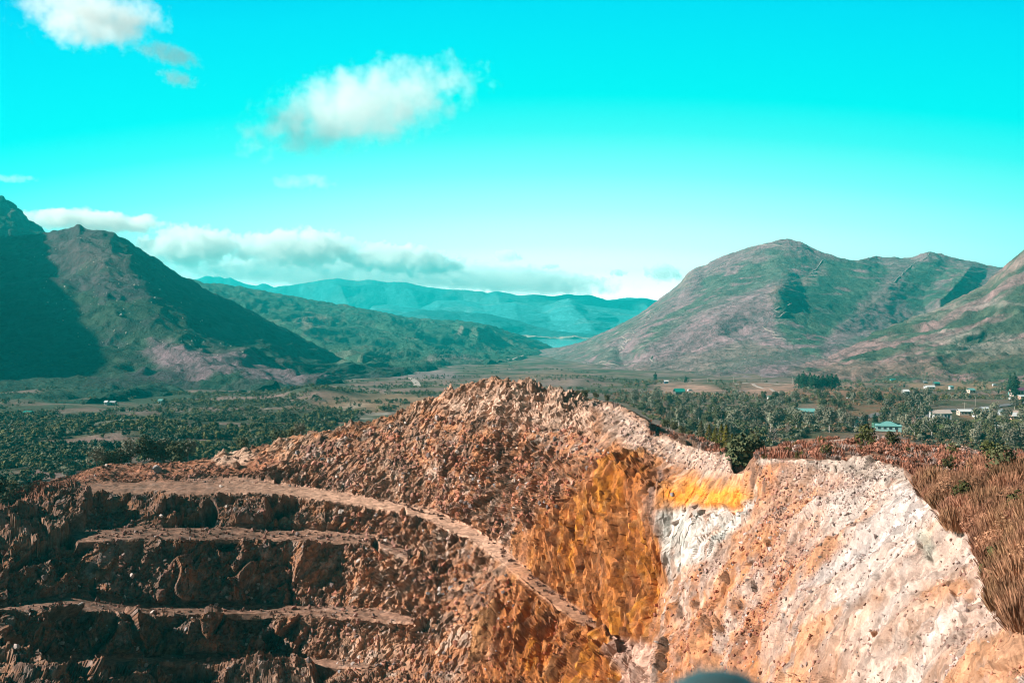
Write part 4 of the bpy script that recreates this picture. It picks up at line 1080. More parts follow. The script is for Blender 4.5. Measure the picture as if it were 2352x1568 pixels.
for p, b, a, c2 in zip(pts, bases, na, nb_):
    bare_ = any(inside(p[None, 0], p[None, 1], q)[0] for q in BAREL)
    dn = 0.42 + 1.6 * a + 0.6 * c2 - (0.9 if bare_ else 0)
    if p[0] > 1120: dn -= 0.15
    if p[1] > 1030: dn += 0.75
    if r.random() > dn: continue
    wp = np.interp(p[1], [840, 880, 930, 1000, 1100], [4.5, 7, 12, 20, 30]) * (0.5 + 1.0 * r.random())
    w = wp * b[1] / F
    c = DRK if r.random() < 0.45 + 0.4 * c2 else (OLV if r.random() < 0.8 else GREY)
    items.append((b, w, w * 0.75, c, 44 if p[1] < 960 else 100))
# belts of scrub on the lower slopes of the mountains
for sheet, poly, n, wpx in ((sa, [(0,900),(200,880),(420,868),(560,866),(560,890),(400,905),(200,930),(0,960)], 900, 6), (sa, [(-20,820),(160,800),(330,840),(400,860),(200,900),(-20,920)], 500, 6),
                            (sa, [(60,560),(200,530),(300,560),(420,640),(520,690),(640,750),(600,800),(400,740),(200,700),(60,640)], 700, 4.5),
                            (sc_, [(820,830),(900,800),(1100,800),(1200,790),(1200,815),(1050,838),(900,850)], 900, 3.6),
                            (sd, [(1560,875),(1700,820),(1830,810),(1890,825),(1740,850),(1650,872)], 700, 4), (sd, [(1250,830),(1420,835),(1560,862),(1420,870),(1300,850)], 300, 3.5),
                            (se, [(2000,868),(2150,845),(2250,828),(2380,820),(2380,880),(2200,878),(2050,876)], 900, 6)):
    q = rand_in(poly, n, r); bb = sheet.at(q[:, 0], q[:, 1])
    for p, b in zip(q, bb):
        w = wpx * (0.5 + r.random()) * b[1] / F
        items.append((b, w, w * 0.7, DRK if r.random() < .6 else OLV, 16))
bulk('forest', items, 'dark green bushland spreading over the valley floor and the feet of the hills', 'forest')

# ---- tussocks on the plateau
def tussock_V(r, n, w, h, bw):
    a = r.random(n) * 6.283; rad = np.sqrt(r.random(n)) * w * 0.32
    base = np.stack([np.cos(a) * rad, np.sin(a) * rad, np.full(n, -0.05)], 1)
    le = (r.random(n) * 0.5 + 0.08) * w * 0.5
    hh = h * (0.55 + 0.5 * r.random(n)) * (1 - 0.35 * (rad / (w * .32)) ** 2)
    a2 = a + r.normal(size=n) * 0.5
    tip = base + np.stack([np.cos(a2) * le, np.sin(a2) * le, hh], 1)
    s = r.random(n) * 6.283
    side = np.stack([np.cos(s), np.sin(s), np.zeros(n)], 1) * bw
    V = np.empty((n, 3, 3)); V[:, 0] = base - side * 0.5; V[:, 1] = base + side * 0.5 + (tip - base) * 0.35; V[:, 2] = tip
    V2 = np.empty((n, 3, 3)); V2[:, 0] = base + (tip - base) * 0.3 - side * 0.7; V2[:, 1] = tip; V2[:, 2] = base + (tip - base) * 0.7 + side
    return np.concatenate([V, V2]).reshape(-1, 3)
tus_me = []
for k in range(8):
    V = tussock_V(np.random.default_rng(500 + k), 620, 1.35, 1.15, 0.030)
    if k % 2: V = np.concatenate([V[:900 * (1 + k % 3)], crown(np.random.default_rng(540 + k), 420, .62, .5, .5, .055, 6, lob=.5)])
    tus_me.append(mesh_np('tussock', V, tris(V), m_tus))
def edge_v(u): return np.interp(u, [2075, 2086, 2126, 2156, 2216, 2285, 2292, 2300, 2341, 2380, 2480], [1078, 1092, 1148, 1182, 1230, 1262, 1330, 1400, 1440, 1470, 1500])
def plate_top(u): return np.interp(u, [1420, 1500, 1600, 1680, 1760, 1870, 1990, 2100, 2250, 2500], [936, 974, 1008, 1036, 1034, 1012, 1006, 1022, 1040, 1054])
def plate_bot(u): return np.where(u > 2078, edge_v(u), np.interp(u, [1420, 1480, 1500, 1570, 1640, 1680, 1700, 1730, 1800, 1850, 1900, 1960, 2010, 2078], [938, 966, 1000, 1018, 1040, 1050, 1088, 1056, 1058, 1059, 1053, 1050, 1052, 1078]))
BARE = [[(2178,1092),(2230,1084),(2262,1098),(2245,1114),(2190,1112)], [(1862,1042),(1900,1014),(1950,1005),(1955,1012),(1905,1028)], [(2240,1130),(2290,1120),(2290,1150),(2240,1160)]]
nearp, farp = [], []
r = np.random.default_rng(31)
pp = np.stack([r.uniform(2070, 2420, 9000), r.uniform(1090, 1520, 9000)], 1)
pp = pp[np.argsort(-pp[:, 1])]
for p in pp:
    if p[1] > edge_v(p[0]) + r.normal() * 9 - 14 or p[1] < 1092: continue
    if p[1] > edge_v(p[0]) - 55 and r.random() < 0.5: continue
    if any(inside(p[None, 0], p[None, 1], q)[0] for q in BARE): continue
    w = np.interp(p[1], [1090, 1200, 1400], [20, 34, 46])
    if all(abs(q[0] - p[0]) > w * 0.36 or abs(q[1] - p[1]) > w * 0.20 for q in nearp): nearp.append(p)
r.shuffle(nearp); nearp = nearp[:262]
def t_where(u, v):
    if v > 1330: return 'in the thick brown growth at the right edge low in the picture'
    if v > 1215: return 'in the growth bordering the pale slope at the right edge'
    if u < 2165 and v > 1120: return 'on the lip of the pale slope below the bare sandy patch'
    if v > 1150: return 'on the plateau between the lip of the slope and the right edge'
    return 'on the plateau around the bare sandy patch'
for p in nearp:
    b = S(p[0], p[1], pit)
    o = link('tussock', tus_me[int(r.integers(0, 8))], None, 'upright reddish-brown tussock ' + t_where(*p), 'tussock', 'tussocks ' + t_where(*p))
    s = 0.7 + 0.8 * r.random(); o.location = b; o.scale = (s * 1.15, s * 1.15, s); o.rotation_euler = (0, 0, r.random() * 6.28)
# lone tussocks growing on the pale slope itself
for u, v, s, lab in [(2238,1262,1.0,'round tussock clinging below the lip of the pale slope'),(2176,1583,.5,'spiky brown tuft throwing a shadow low on the pale slope'),(2000,1455,.6,'spiky dry tussock standing alone in the middle of the pale slope'),(2290,1420,.8,'tussock on the pale ledge nearest the right edge')]:
    b = S(u, v, pit); o = link('tussock', tus_me[int(r.integers(0, 8))], None, lab, 'tussock'); o.location = b; s *= 0.75; o.scale = (s, s, s * .9)
# the rest of the brown heath
Vs, Cs = [], []
pp = np.stack([r.uniform(1415, 2620, 19200), r.uniform(935, 1500, 19200)], 1)
ok = (pp[:, 1] > plate_top(pp[:, 0])) & (pp[:, 1] < plate_bot(pp[:, 0]) - 1)
pp = pp[ok]
bb = pit.at(pp[:, 0], pp[:, 1])
nz = fbm(bb, 6, 2, 77)
for p, b, z in zip(pp, bb, nz):
    if any(inside(p[None, 0], p[None, 1], q)[0] for q in BARE[:2]): continue
    if z < -0.75: continue
    if p[1] > 1092 and p[0] > 2070 and (r.random() < 0.45 or z < 0.05 or p[1] > edge_v(p[0]) - 14 - 30 * r.random()): continue
    s = (0.7 + 0.5 * r.random()) * (0.9 if b[1] > 100 else 0.6)
    bw = max(0.04, 0.0006 * b[1])
    V = tussock_V(r, 44 if b[1] > 90 else 40, 1.3 * s, 1.05 * s, bw) + b
    if r.random() < 0.38: V = crown(r, 46, .62 * s, .45 * s, .40 * s, max(.08, .0011 * b[1]), 4, lob=.5) + b
    c = np.array((0.44, 0.22, 0.125)) * (0.65 + 0.7 * r.random())
    if r.random() < 0.25: c = np.array((0.46, 0.35, 0.29)) * (0.7 + 0.5 * r.random())
    if r.random() < 0.05: c = np.array((0.12, 0.11, 0.03))
    Vs.append(V); Cs.append(np.tile(c, (len(V), 1)))
# sparse dry tufts on terraces and the bench roads
for poly, n in (([(180,1085),(240,1065),(430,1060),(560,1045),(640,1060),(600,1090),(330,1102)], 120), ([(330,1206),(600,1210),(850,1223),(940,1262),(940,1285),(850,1247),(600,1239),(330,1237)], 120),
                ([(750,1125),(980,1165),(1080,1205),(1150,1250),(1220,1312),(1300,1377),(1400,1452),(1395,1460),(1290,1385),(1200,1320),(1080,1215),(900,1156)], 90), ([(350,1388),(600,1386),(850,1395),(940,1415),(850,1422),(600,1412),(350,1414)], 90),
                ([(230,985+185),(330,1180),(320,1270),(200,1340)], 90)):
    q = rand_in(poly, n, r); b2 = pit.at(q[:, 0], q[:, 1])
    for b in b2:
        s = 0.25 + 0.4 * r.random(); V = tussock_V(r, 16, 1.3 * s, 0.9 * s, max(0.05, 0.0007 * b[1])) + b
        Vs.append(V); Cs.append(np.tile(np.array((0.22, 0.13, 0.09)) * (0.6 + 0.8 * r.random()), (len(V), 1)))
V = np.concatenate(Vs); Cc = np.concatenate(Cs)
link('heath', mesh_np('heath', V, tris(V), m_bulk, Cc), None, 'reddish-brown heath covering the plateau behind the quarry rim', 'heath', None, 'stuff')
# green shrubs standing in the heath; the large notch ones also stand in for shade
for u, v, s, lab in [(2212,1165,1.1,'round green shrub just below the bare sandy patch'),(2312,1115,1.6,'dark green shrub in the heath near the right edge, upper of two'),(2318,1110,1.0,'small green shrub beside the upper dark shrub'),(2292,1340,1.7,'yellow-green leafy shrub at the right edge above the brown growth'),
                     (2330,1190,1.3,'olive shrub at the right edge level with the bare patch'),(1988,1028,1.9,'tall yellow-green shrub on the plateau brow in front of the large pale-roofed house'),(2052,1031,1.6,'olive shrub on the brow right of the tall yellow-green one'),(2185,1048,1.5,'low green shrub on the plateau far edge'),
                     (1900,1050,1.0,'tiny green shrub behind the white rim'),(2225,1100,.9,'green sprig on the bare sandy patch'),(2270,1068,1.6,'green shrub in the heath right of the low far-edge shrub'),(2175,1090,.9,'small green shrub left of the bare sandy patch'),(1692,1080,3.4,'dark green shrub at the left wall of the notch in the pale ridge'),(1704,1078,3.2,'dark shrub at the bottom of the notch'),(1718,1064,2.8,'dark shrub on the right side of the notch')]:
    b = S(u, v, pit); plant('shrub', int(r.integers(0, 4)) * 2 + (0 if 'dark' in lab else 1), b, s, lab, 'shrub', None)

# ------------------------------------------------------------------ clouds: real bodies of vapour beyond the hazy air
def ico(sub=3):
    import bmesh
    bm = bmesh.new(); bmesh.ops.create_icosphere(bm, subdivisions=sub, radius=1.0)
    me = bpy.data.meshes.new('cloud'); bm.to_mesh(me); bm.free(); return me
def mat_cloud(name, dens, sx, sy, sz, feat, thr, seed, sharp=4.0):
    m = bpy.data.materials.new(name); m.use_nodes = True
    N, L = m.node_tree.nodes, m.node_tree.links; N.clear()
    out = N.new('ShaderNodeOutputMaterial'); v = N.new('ShaderNodeVolumePrincipled')
    v.inputs['Color'].default_value = (1.0, 0.995, 0.99, 1); v.inputs['Anisotropy'].default_value = 0.0
    tc = N.new('ShaderNodeTexCoord')
    mp = N.new('ShaderNodeMapping'); mp.inputs['Scale'].default_value = (sx / feat, sy / feat, sz / feat)
    mp.inputs['Location'].default_value = (seed * 3.7, seed * 1.3, 0)
    L.new(tc.outputs['Object'], mp.inputs['Vector'])
    n = N.new('ShaderNodeTexNoise'); n.inputs['Scale'].default_value = 1.0; n.inputs['Detail'].default_value = 6
    n.inputs['Roughness'].default_value = 0.6
    L.new(mp.outputs[0], n.inputs['Vector'])
    ln = N.new('ShaderNodeVectorMath'); ln.operation = 'LENGTH'; L.new(tc.outputs['Object'], ln.inputs[0])
    sq = N.new('ShaderNodeMath'); sq.operation = 'POWER'; sq.inputs[1].default_value = 2.0; L.new(ln.outputs['Value'], sq.inputs[0])
    # density = clamp((noise - thr) * 4 - r^2 ...)
    a = N.new('ShaderNodeMath'); a.operation = 'MULTIPLY_ADD'; a.inputs[1].default_value = -0.75; a.inputs[2].default_value = -thr + 0.27
    L.new(sq.outputs[0], a.inputs[0])
    nc = N.new('ShaderNodeMath'); nc.operation = 'MULTIPLY_ADD'; nc.inputs[1].default_value = 2.0; nc.inputs[2].default_value = -0.50; L.new(n.outputs['Fac'], nc.inputs[0])
    s = N.new('ShaderNodeMath'); s.operation = 'ADD'; L.new(nc.outputs[0], s.inputs[0]); L.new(a.outputs[0], s.inputs[1])
    k = N.new('ShaderNodeMath'); k.operation = 'MULTIPLY'; k.inputs[1].default_value = sharp; k.use_clamp = True
    L.new(s.outputs[0], k.inputs[0])
    d = N.new('ShaderNodeMath'); d.operation = 'MULTIPLY'; d.inputs[1].default_value = dens
    L.new(k.outputs[0], d.inputs[0]); L.new(d.outputs[0], v.inputs['Density'])
    L.new(v.outputs[0], out.inputs['Volume'])
    return m
CL = [  # u, v, half width, half height (picture px), D, feature px, threshold, optical depth, label, tilt
 (215, 38, 185, 82, 9000, 46, .45, 2.6, 'white cumulus cloud cut by the top edge in the upper left sky', 0),
 (390, 126, 90, 30, 9000, 22, .44, 1.0, 'thin ragged cloud wisp trailing right below the upper left cumulus', -15),
 (412, 182, 56, 24, 9000, 18, .46, .9, 'smallest faint wisp of two puffs under the trailing ragged wisp', -12),
 (828, 250, 310, 98, 9000, 50, .41, 1.7, 'large white cloud alone in the middle of the sky', 14),
 (700, 418, 110, 24, 12000, 30, .55, 0.5, 'barely visible thin grey-cyan cloud below the large middle cloud', 0),
 (20, 410, 90, 12, 12000, 20, .52, 0.6, 'faint flat streak of cloud at the left edge above the dark crag', 0),
 (215, 508, 210, 32, 13200, 44, .42, 4.5, 'long flat cloud bank just over the crest of the left mountain', -4),
 (430, 566, 150, 56, 13000, 34, .42, 5.0, 'cumulus rising right behind the falling slope of the left mountain', 0),
 (680, 572, 175, 54, 13000, 34, .42, 5.0, 'bright puffy cumulus in the middle of the horizon bank', 0),
 (920, 596, 180, 42, 13000, 30, .42, 4.5, 'puffy white cumulus at the right end of the high bank', -4),
 (740, 628, 480, 40, 14000, 34, .40, 3.2, 'long low grey-white cloud layer lying above the far blue range', -2),
 (1130, 640, 340, 40, 14000, 30, .40, 3.2, 'low pale cloud layer tapering right over the lake hills', -4),
 (1163, 588, 42, 18, 13800, 16, .44, 2.0, 'tiny rounded cumulus above the taper of the low layer', 0),
 (1266, 612, 26, 8, 13800, 10, .46, 1.4, 'tiny flat cyan cloud fleck right of the rounded tiny cumulus', 0),
 (1420, 626, 34, 10, 13800, 12, .48, 1.2, 'small dim cyan cloud shred left of the right mountain', 0),
 (1525, 628, 62, 26, 13800, 22, .48, 1.6, 'ragged cyan cloud touching the left shoulder of the right mountain', 0),
]
ico_me = ico(3)
for i, (u, v, hw_, hh, D, feat, thr, od, lab, tilt) in enumerate(CL):
    c = px(u, v, D); k = D / F
    sx, sz = hw_ * k * 1.12, hh * k * 1.12; sy = min(sx, max(sz * 2.2, sx * 0.5))
    me = ico_me.copy()
    me.materials.append(mat_cloud('cloud_vapour', od / (sy * 0.9), sx, sy, sz, feat * k, thr, i + 1, 3.5 if D < 12500 else 7.0))
    o = link('cloud', me, None, lab, 'cloud')
    o.location = c; o.scale = (sx, sy, sz); o.rotation_euler = (0, R(-tilt), 0)

# ------------------------------------------------------------------ houses
MB = {}
def bmat(key, col, rough=0.6, var=0.1, sc=1.0):
    if key not in MB: MB[key] = mat_plain(key, col, rough, var, sc)
    return MB[key]
m_glass = mat_plain('window_glass', (0.02, 0.05, 0.07), 0.15, 0.1)
m_white = mat_plain('white_paint', (0.72, 0.72, 0.70), 0.6, 0.06)
m_pole = mat_plain('weathered_pole', (0.42, 0.36, 0.30), 0.9, 0.2)
m_dark = mat_plain('dark_opening', (0.03, 0.03, 0.035), 0.8, 0.1)

def box(x0, x1, y0, y1, z0, z1):
    V = np.array([(x, y, z) for z in (z0, z1) for y in (y0, y1) for x in (x0, x1)], float)
    Fq = np.array([(0, 2, 3, 1), (4, 5, 7, 6), (0, 1, 5, 4), (2, 6, 7, 3), (0, 4, 6, 2), (1, 3, 7, 5)])
    return V, Fq
def part(name, geo, mat, parent, label=None):
    V, Fq = merge(geo) if isinstance(geo, list) else geo
    return link(name, mesh_np(name, V, Fq, mat), parent, label)
def gable(w, d, h, rise, ov=0.35, th=0.12):
    """ridge along x"""
    x = w / 2 + ov; y = d / 2 + ov; e = h - ov * rise / (d / 2)
    t = h + rise
    V = np.array([(-x,-y,e),(x,-y,e),(x,0,t),(-x,0,t),(x,y,e),(-x,y,e),(-x,-y,e+th),(x,-y,e+th),(x,0,t+th),(-x,0,t+th),(x,y,e+th),(-x,y,e+th)], float)
    Fq = np.array([(0,3,2,1),(3,5,4,2),(6,7,8,9),(9,8,10,11),(0,1,7,6),(4,5,11,10),(1,2,8,7),(2,4,10,8),(3,0,6,9),(5,3,9,11)])
    return V, Fq
def hip(w, d, h, rise, ov=0.4):
    x = w / 2 + ov; y = d / 2 + ov; rx = max(0.3, w / 2 - d / 2)
    V = np.array([(-x,-y,h),(x,-y,h),(x,y,h),(-x,y,h),(-rx,0,h+rise),(rx,0,h+rise),(-x,-y,h-.15),(x,-y,h-.15),(x,y,h-.15),(-x,y,h-.15)], float)
    Fq = np.array([(0,1,5,4),(2,3,4,5),(6,7,1,0),(7,8,2,1),(8,9,3,2),(9,6,0,3),(9,8,7,6)]); 
    T = np.array([(1,2,5,5),(3,0,4,4)])
    return V, np.concatenate([Fq, T])
def walls(w, d, h, rise=0.0):
    V, Fq = box(-w/2, w/2, -d/2, d/2, -1.5, h)
    if rise > 0:
        V2 = np.array([(-w/2,-d/2,h),(-w/2,d/2,h),(-w/2,0,h+rise),(w/2,-d/2,h),(w/2,d/2,h),(w/2,0,h+rise)], float)
        F2 = np.array([(0,1,2,2),(3,5,4,4)])
        return merge([(V, Fq), (V2, F2)])
    return V, Fq

def house(name, u, v, wpx, d, h, rise, rot, wall, roof, label, cat='house', shape='gable', windows=3, door=True, chimney=False, wcol=None, extra=None, group=None):
    b = S(u, v, valley); D = b[1]
    w = wpx * D / F / max(0.6, abs(math.cos(R(rot))))
    o = bpy.data.objects.new(name, None); COL.objects.link(o)
    o.location = b; o.rotation_euler = (0, 0, R(rot)); tag(o, label, cat, group)
    part('wall', walls(w, d, h, rise if shape == 'gable' else 0), wall, o)
    if shape == 'gable': rf = part('roof', gable(w, d, h, rise), roof, o)
    elif shape == 'hip': rf = part('roof', hip(w, d, h, rise), roof, o)
    else:
        V, Fq = box(-w/2 - .25, w/2 + .25, -d/2 - .25, d/2 + .25, h, h + 0.15); V[V[:, 1] > 0, 2] += rise; rf = part('roof', (V, Fq), roof, o)
    for k in range(windows):
        x = -w / 2 + w * (k + 0.7) / (windows + 0.6)
        ww = min(1.6, w / (windows + 1) * 0.7)
        f = part('window', box(x - ww/2, x + ww/2, -d/2 - .05, -d/2 + .02, h * .38, h * .82), wcol or m_white, o)
        part('pane', box(x - ww/2 + .1, x + ww/2 - .1, -d/2 - .07, -d/2 - .052, h * .38 + .1, h * .82 - .1), m_glass, f)
    if windows:
        f = part('window', box(-w/2 - .05, -w/2 + .02, -d*.15, d*.15, h * .4, h * .82), wcol or m_white, o)
        part('pane', box(-w/2 - .07, -w/2 - .052, -d*.15 + .1, d*.15 - .1, h * .4 + .1, h * .82 - .1), m_glass, f)
    if door:
        x = w * 0.32
        dr = part('door', box(x - .45, x + .45, -d/2 - .06, -d/2 + .02, 0, min(2.05, h * .8)), bmat('brown_door', (0.12, 0.07, 0.05)), o)
        part('handle', box(x + .3, x + .36, -d/2 - .11, -d/2 - .062, .95, 1.02), m_dark, dr)
    if chimney: part('chimney', box(-w * .12 - .35, -w * .12 + .35, -.1, .55, h + rise * .5, h + rise + 1.0), m_white, rf)
    return o, w

TEAL = bmat('teal_roof_paint', (0.012, 0.26, 0.21), .5); PTEAL = bmat('pale_teal_roof_paint', (0.17, 0.42, 0.39), .5); GRNR = bmat('green_roof_paint', (0.12, 0.32, 0.24), .5)
WHT = bmat('white_walls', (0.70, 0.69, 0.67)); CRM = bmat('cream_walls', (0.62, 0.50, 0.40)); DKW = bmat('dark_timber_walls', (0.10, 0.09, 0.085)); PNK = bmat('pinkish_walls', (0.62, 0.47, 0.42))
BLU = bmat('blue_paint', (0.05, 0.20, 0.36)); GRYR = bmat('grey_roof_iron', (0.42, 0.45, 0.46), .45); PUR = bmat('purple_roof_paint', (0.16, 0.045, 0.10)); WRF = bmat('white_roof_iron', (0.75, 0.75, 0.74), .45)
DGR = bmat('dark_green_walls', (0.05, 0.17, 0.11)); PEACH = bmat('peach_walls', (0.60, 0.36, 0.26)); AQW = bmat('aqua_walls', (0.30, 0.55, 0.52))

house('shed', 1558, 897, 22, 8, 2.6, 2.6, 8, DKW, TEAL, 'long shed with bright teal gabled roof and dark walls at the bush edge', 'shed', windows=0, door=True)
house('cabin', 1531, 882, 9, 4, 2.4, 1.0, 0, BLU, WRF, 'tiny white-roofed cabin behind and left of the teal-roofed shed', 'cabin', windows=1, door=False)
house('house', 1848, 946, 38, 8, 2.6, 1.6, -8, AQW, PTEAL, 'pale green-roofed house half hidden by trees, left of the road bend', windows=4)
house('hut', 1793, 951, 5, 2.5, 2.3, .4, 0, WHT, GRYR, 'narrow white hut left of the half-hidden green-roofed house', 'hut', 'skillion', windows=0)
house('house', 2034, 869, 22, 8, 2.4, 1.8, 10, DKW, WRF, 'white-roofed house high behind the town, beside a small teal hut', windows=2)
house('hut', 2051, 876, 12, 5, 2.6, .8, 0, AQW, TEAL, 'small teal hut right of the high white-roofed house', 'hut', windows=1, door=False)
house('house', 2136, 890, 20, 8, 2.6, 1.2, 0, WHT, WRF, 'white house with a pale roof on the brown clearing', windows=3)
house('shed', 2150, 888, 12, 7, 2.5, 1.0, 0, DKW, TEAL, 'dark teal-roofed shed joined to the white clearing house', 'shed', windows=0)
house('shed', 2126, 881, 8, 4, 2.2, .5, 0, DKW, GRYR, 'little grey shed behind the white house on the clearing', 'shed', 'skillion', windows=0, door=False)
house('hut', 2184, 895, 9, 4, 2.8, .5, 0, WHT, PTEAL, 'small white and blue hut right of the brown clearing', 'hut', 'skillion', windows=1, door=False)
house('building', 2352, 908, 52, 9, 4.2, 2.0, 4, PNK, PUR, 'long pinkish-white building with a purple roof at the right edge', 'building', windows=8)
house('shed', 2348, 921, 18, 5, 2.6, .5, 0, PEACH, WRF, 'peach-coloured shed at the right edge under the purple-roofed building', 'shed', 'skillion', windows=1, door=False)
house('hut', 2266, 945, 13, 4, 2.4, .5, 0, BLU, WRF, 'low blue hut with a white roof beside the grey road', 'hut', 'skillion', windows=1, door=False)
h_main, w_ = house('house', 2162, 962, 40, 8, 4.0, 1.5, -6, WHT, bmat('cream_roof', (0.52, 0.42, 0.37)), 'two-storey white house with blue windows and a cream roof below the grey road', windows=5, wcol=BLU)
part('verandah', [box(-w_/2, w_*.1, -6.2, -4.0, 2.15, 2.3), box(-w_/2, -w_/2 + .15, -6.2, -6.05, -.3, 2.15), box(w_*.1 - .15, w_*.1, -6.2, -6.05, -.3, 2.15)], m_white, h_main)
house('shed', 2213, 955, 28, 6, 2.4, 1.0, -4, CRM, WRF, 'long low white-roofed shed right of the two-storey white house', 'shed', windows=3)
house('hut', 2102, 966, 7, 3, 2.4, .4, 0, WHT, PTEAL, 'tiny pale blue hut on the lawn left of the two-storey house', 'hut', 'skillion', windows=1, door=False)
house('house', 1972, 973, 26, 7, 2.7, 1.7, 12, WHT, GRNR, 'small white house with a green roof and a white chimney beside the road bend', windows=3, chimney=True)
house('house', 2038, 991, 54, 10, 2.7, 1.8, -18, AQW, PTEAL, 'large house with a pale green-blue roof and green garage door in front of the town', shape='hip', windows=4)
house('house', 2331, 964, 20, 6, 2.2, 1.6, 0, PEACH, WRF, 'white gabled roof over peach walls at the edge of the right lawn', windows=2)
house('house', 2340, 955, 30, 6, 2.4, 1.0, -6, CRM, bmat('sand_roof', (0.55, 0.40, 0.33)), 'low sand-coloured roof at the right edge above the lawn', windows=2)
for u_, v_, w__, wl_, rf_, lb_ in [(1905,952,16,CRM,GRYR,'low cream cottage among the trees just left of the road bend'),(2245,958,14,WHT,PTEAL,'small white cottage between the long low shed and the right lawn'),(1768,912,11,WHT,GRNR,'tiny white cottage deep in the bush left of the pine stand'),
        (2080,905,12,WHT,WRF,'white cottage in trees below the brown clearing'),(2228,902,13,CRM,PTEAL,'pale cottage among trees left of the tallest dark conifer'),(2290,990,18,AQW,WRF,'white-roofed cottage low in the bushes at the right'),(1945,915,10,WHT,GRYR,'tiny grey-roofed cottage right of the pine stand')]:
    house('cottage', u_, v_, w__, 6, 2.5, 1.3, random.uniform(-15, 15), wl_, rf_, lb_, 'cottage', windows=2)
# far houses in the left valley
house('house', 314, 893, 9, 8, 3.0, 2.0, 5, WHT, PTEAL, 'pale teal-roofed house alone at the foot of the left mountain', windows=1, door=False)
house('house', 245, 926, 6, 5, 2.5, 1.0, 0, WHT, WRF, 'tiny white house, left of a pair in the left valley', windows=1, door=False)
house('house', 260, 925, 12, 6, 2.4, 1.0, 0, CRM, GRYR, 'tiny cream house, right of a pair in the left valley', windows=1, door=False)
house('house', 371, 930, 8, 6, 2.5, 1.0, 0, WHT, PTEAL, 'tiny white house in trees right of the pair in the left valley', windows=1, door=False)
house('shed', 64, 961, 17, 7, 2.2, 1.0, 0, DKW, TEAL, 'teal-roofed shed nearest the left edge beside a bare brown field', 'shed', windows=0, door=False)

# arched shed, tanks
def arched(u, v, wpx, label):
    b = S(u, v, valley); w = wpx * b[1] / F; r_ = w / 2
    o = bpy.data.objects.new('arched_shed', None); COL.objects.link(o); o.location = b; o.rotation_euler = (0, 0, R(-8)); tag(o, label, 'shed')
    n = 10; V = []; 
    for y in (-5, 5):
        V += [(-r_, y, -1)] + [(-r_ * math.cos(math.pi * k / n), y, 1.8 + r_ * .75 * math.sin(math.pi * k / n)) for k in range(n + 1)] + [(r_, y, -1)]
    V = np.array(V, float); m = n + 3
    Fq = np.array([(k, k + 1, m + k + 1, m + k) for k in range(m - 1)])
    part('shell', (V, Fq), GRYR, o)
    E = np.array([(k, k + 1, m - 2 - k, m - 1 - k) for k in range(m // 2)]); E2 = E + m
    part('end_wall', (V[:m] * np.array([.98, .96, .98]), E), AQW, o); part('end_wall', (V[m:] * np.array([.98, .96, .98]), E), AQW, o)
    part('door', box(-r_ * .5, r_ * .5, -5.1, -4.95, -.5, 2.4), m_dark, o)  # solid dark panel standing in for the shaded open end
arched(2304, 952, 16, 'pale shed with an arched roof and open dark end, right of the grey road')
def tank(u, v, wpx, h, mat, label):
    b = S(u, v, valley); r_ = wpx * b[1] / F / 2
    o = bpy.data.objects.new('water_tank', None); COL.objects.link(o); o.location = b; tag(o, label, 'tank')
    n = 20; an = np.arange(n) * 6.2832 / n; rg = np.stack([np.cos(an), np.sin(an)], 1) * r_
    V = np.concatenate([np.c_[rg, np.full(n, -1.)], np.c_[rg, np.full(n, h)]]); Fq = np.array([(i, (i + 1) % n, n + (i + 1) % n, n + i) for i in range(n)])
    part('tank_wall', (V, Fq), mat, o)
    V = np.concatenate([np.c_[rg * 1.03, np.full(n, h)], [[0, 0, h + r_ * .25]]]); Fq = np.array([(i, (i + 1) % n, n, n) for i in range(n)])
    part('tank_roof', (V, Fq), mat, o)
tank(2012, 980, 15, 2.6, DGR, 'dark green round water tank touching the back of the large pale-roofed house')
tank(2319, 906, 8, 2.4, PTEAL, 'pale teal water tank left of the purple-roofed building')
tank(2318, 919, 6, 2.6, WRF, 'white round water tank under the purple-roofed building')

# vehicles
def vehicle(name, u, v, rot, mat, label, cat, L_=4.4, H_=1.45, van=False):
    b = S(u, v, valley) + np.array([0, 0, .05])
    o = bpy.data.objects.new(name, None); COL.objects.link(o); o.location = b; o.rotation_euler = (0, 0, R(rot)); tag(o, label, cat)
    l = L_ / 2; hw = .9
    prof = ([(-l,.35),(-l,1.0),(-l*.9,H_*.96),(-l*.2,H_),(l*.45,H_),(l*.72,H_*.62),(l,H_*.55),(l,.35)] if van else
            [(-l,.35),(-l,.85),(-l*.8,.95),(-l*.5,H_),(l*.15,H_),(l*.5,.95),(l*.95,.82),(l,.35)])
    n = len(prof); V = np.array([(x, y, z) for y in (-hw, hw) for x, z in prof], float)
    Fq = np.array([(k, (k + 1) % n, n + (k + 1) % n, n + k) for k in range(n)] + [(0, 1, 6, 7), (1, 2, 5, 6), (2, 3, 4, 5)] + [(n, n + 7, n + 6, n + 1), (n + 1, n + 6, n + 5, n + 2), (n + 2, n + 5, n + 4, n + 3)])
    part('body', (V, Fq), mat, o)
    for y in (-hw - .015, hw - .005): part('side_window', box(-l * .45, l * .3, y, y + .02, H_ * .68, H_ * .93), m_glass, o)
    for x in (-l * .62, l * .62):
        for y in (-hw, hw):
            t, f = tube((x, y - .1, .33), (x, y + .1, .33), .33, .33, 12); cap = np.arange(12)
            Fc = np.array([(0, a, a + 1, a + 1) for a in range(1, 11)] + [(12, 12 + a + 1, 12 + a, 12 + a) for a in range(1, 11)])
            part('wheel', (t, np.concatenate([f, Fc])), m_dark, o)
vehicle('parked_car', 1571, 891, 5, bmat('red_car_paint', (0.45, 0.05, 0.03), .3), 'small red car parked right behind the teal-roofed shed', 'car')
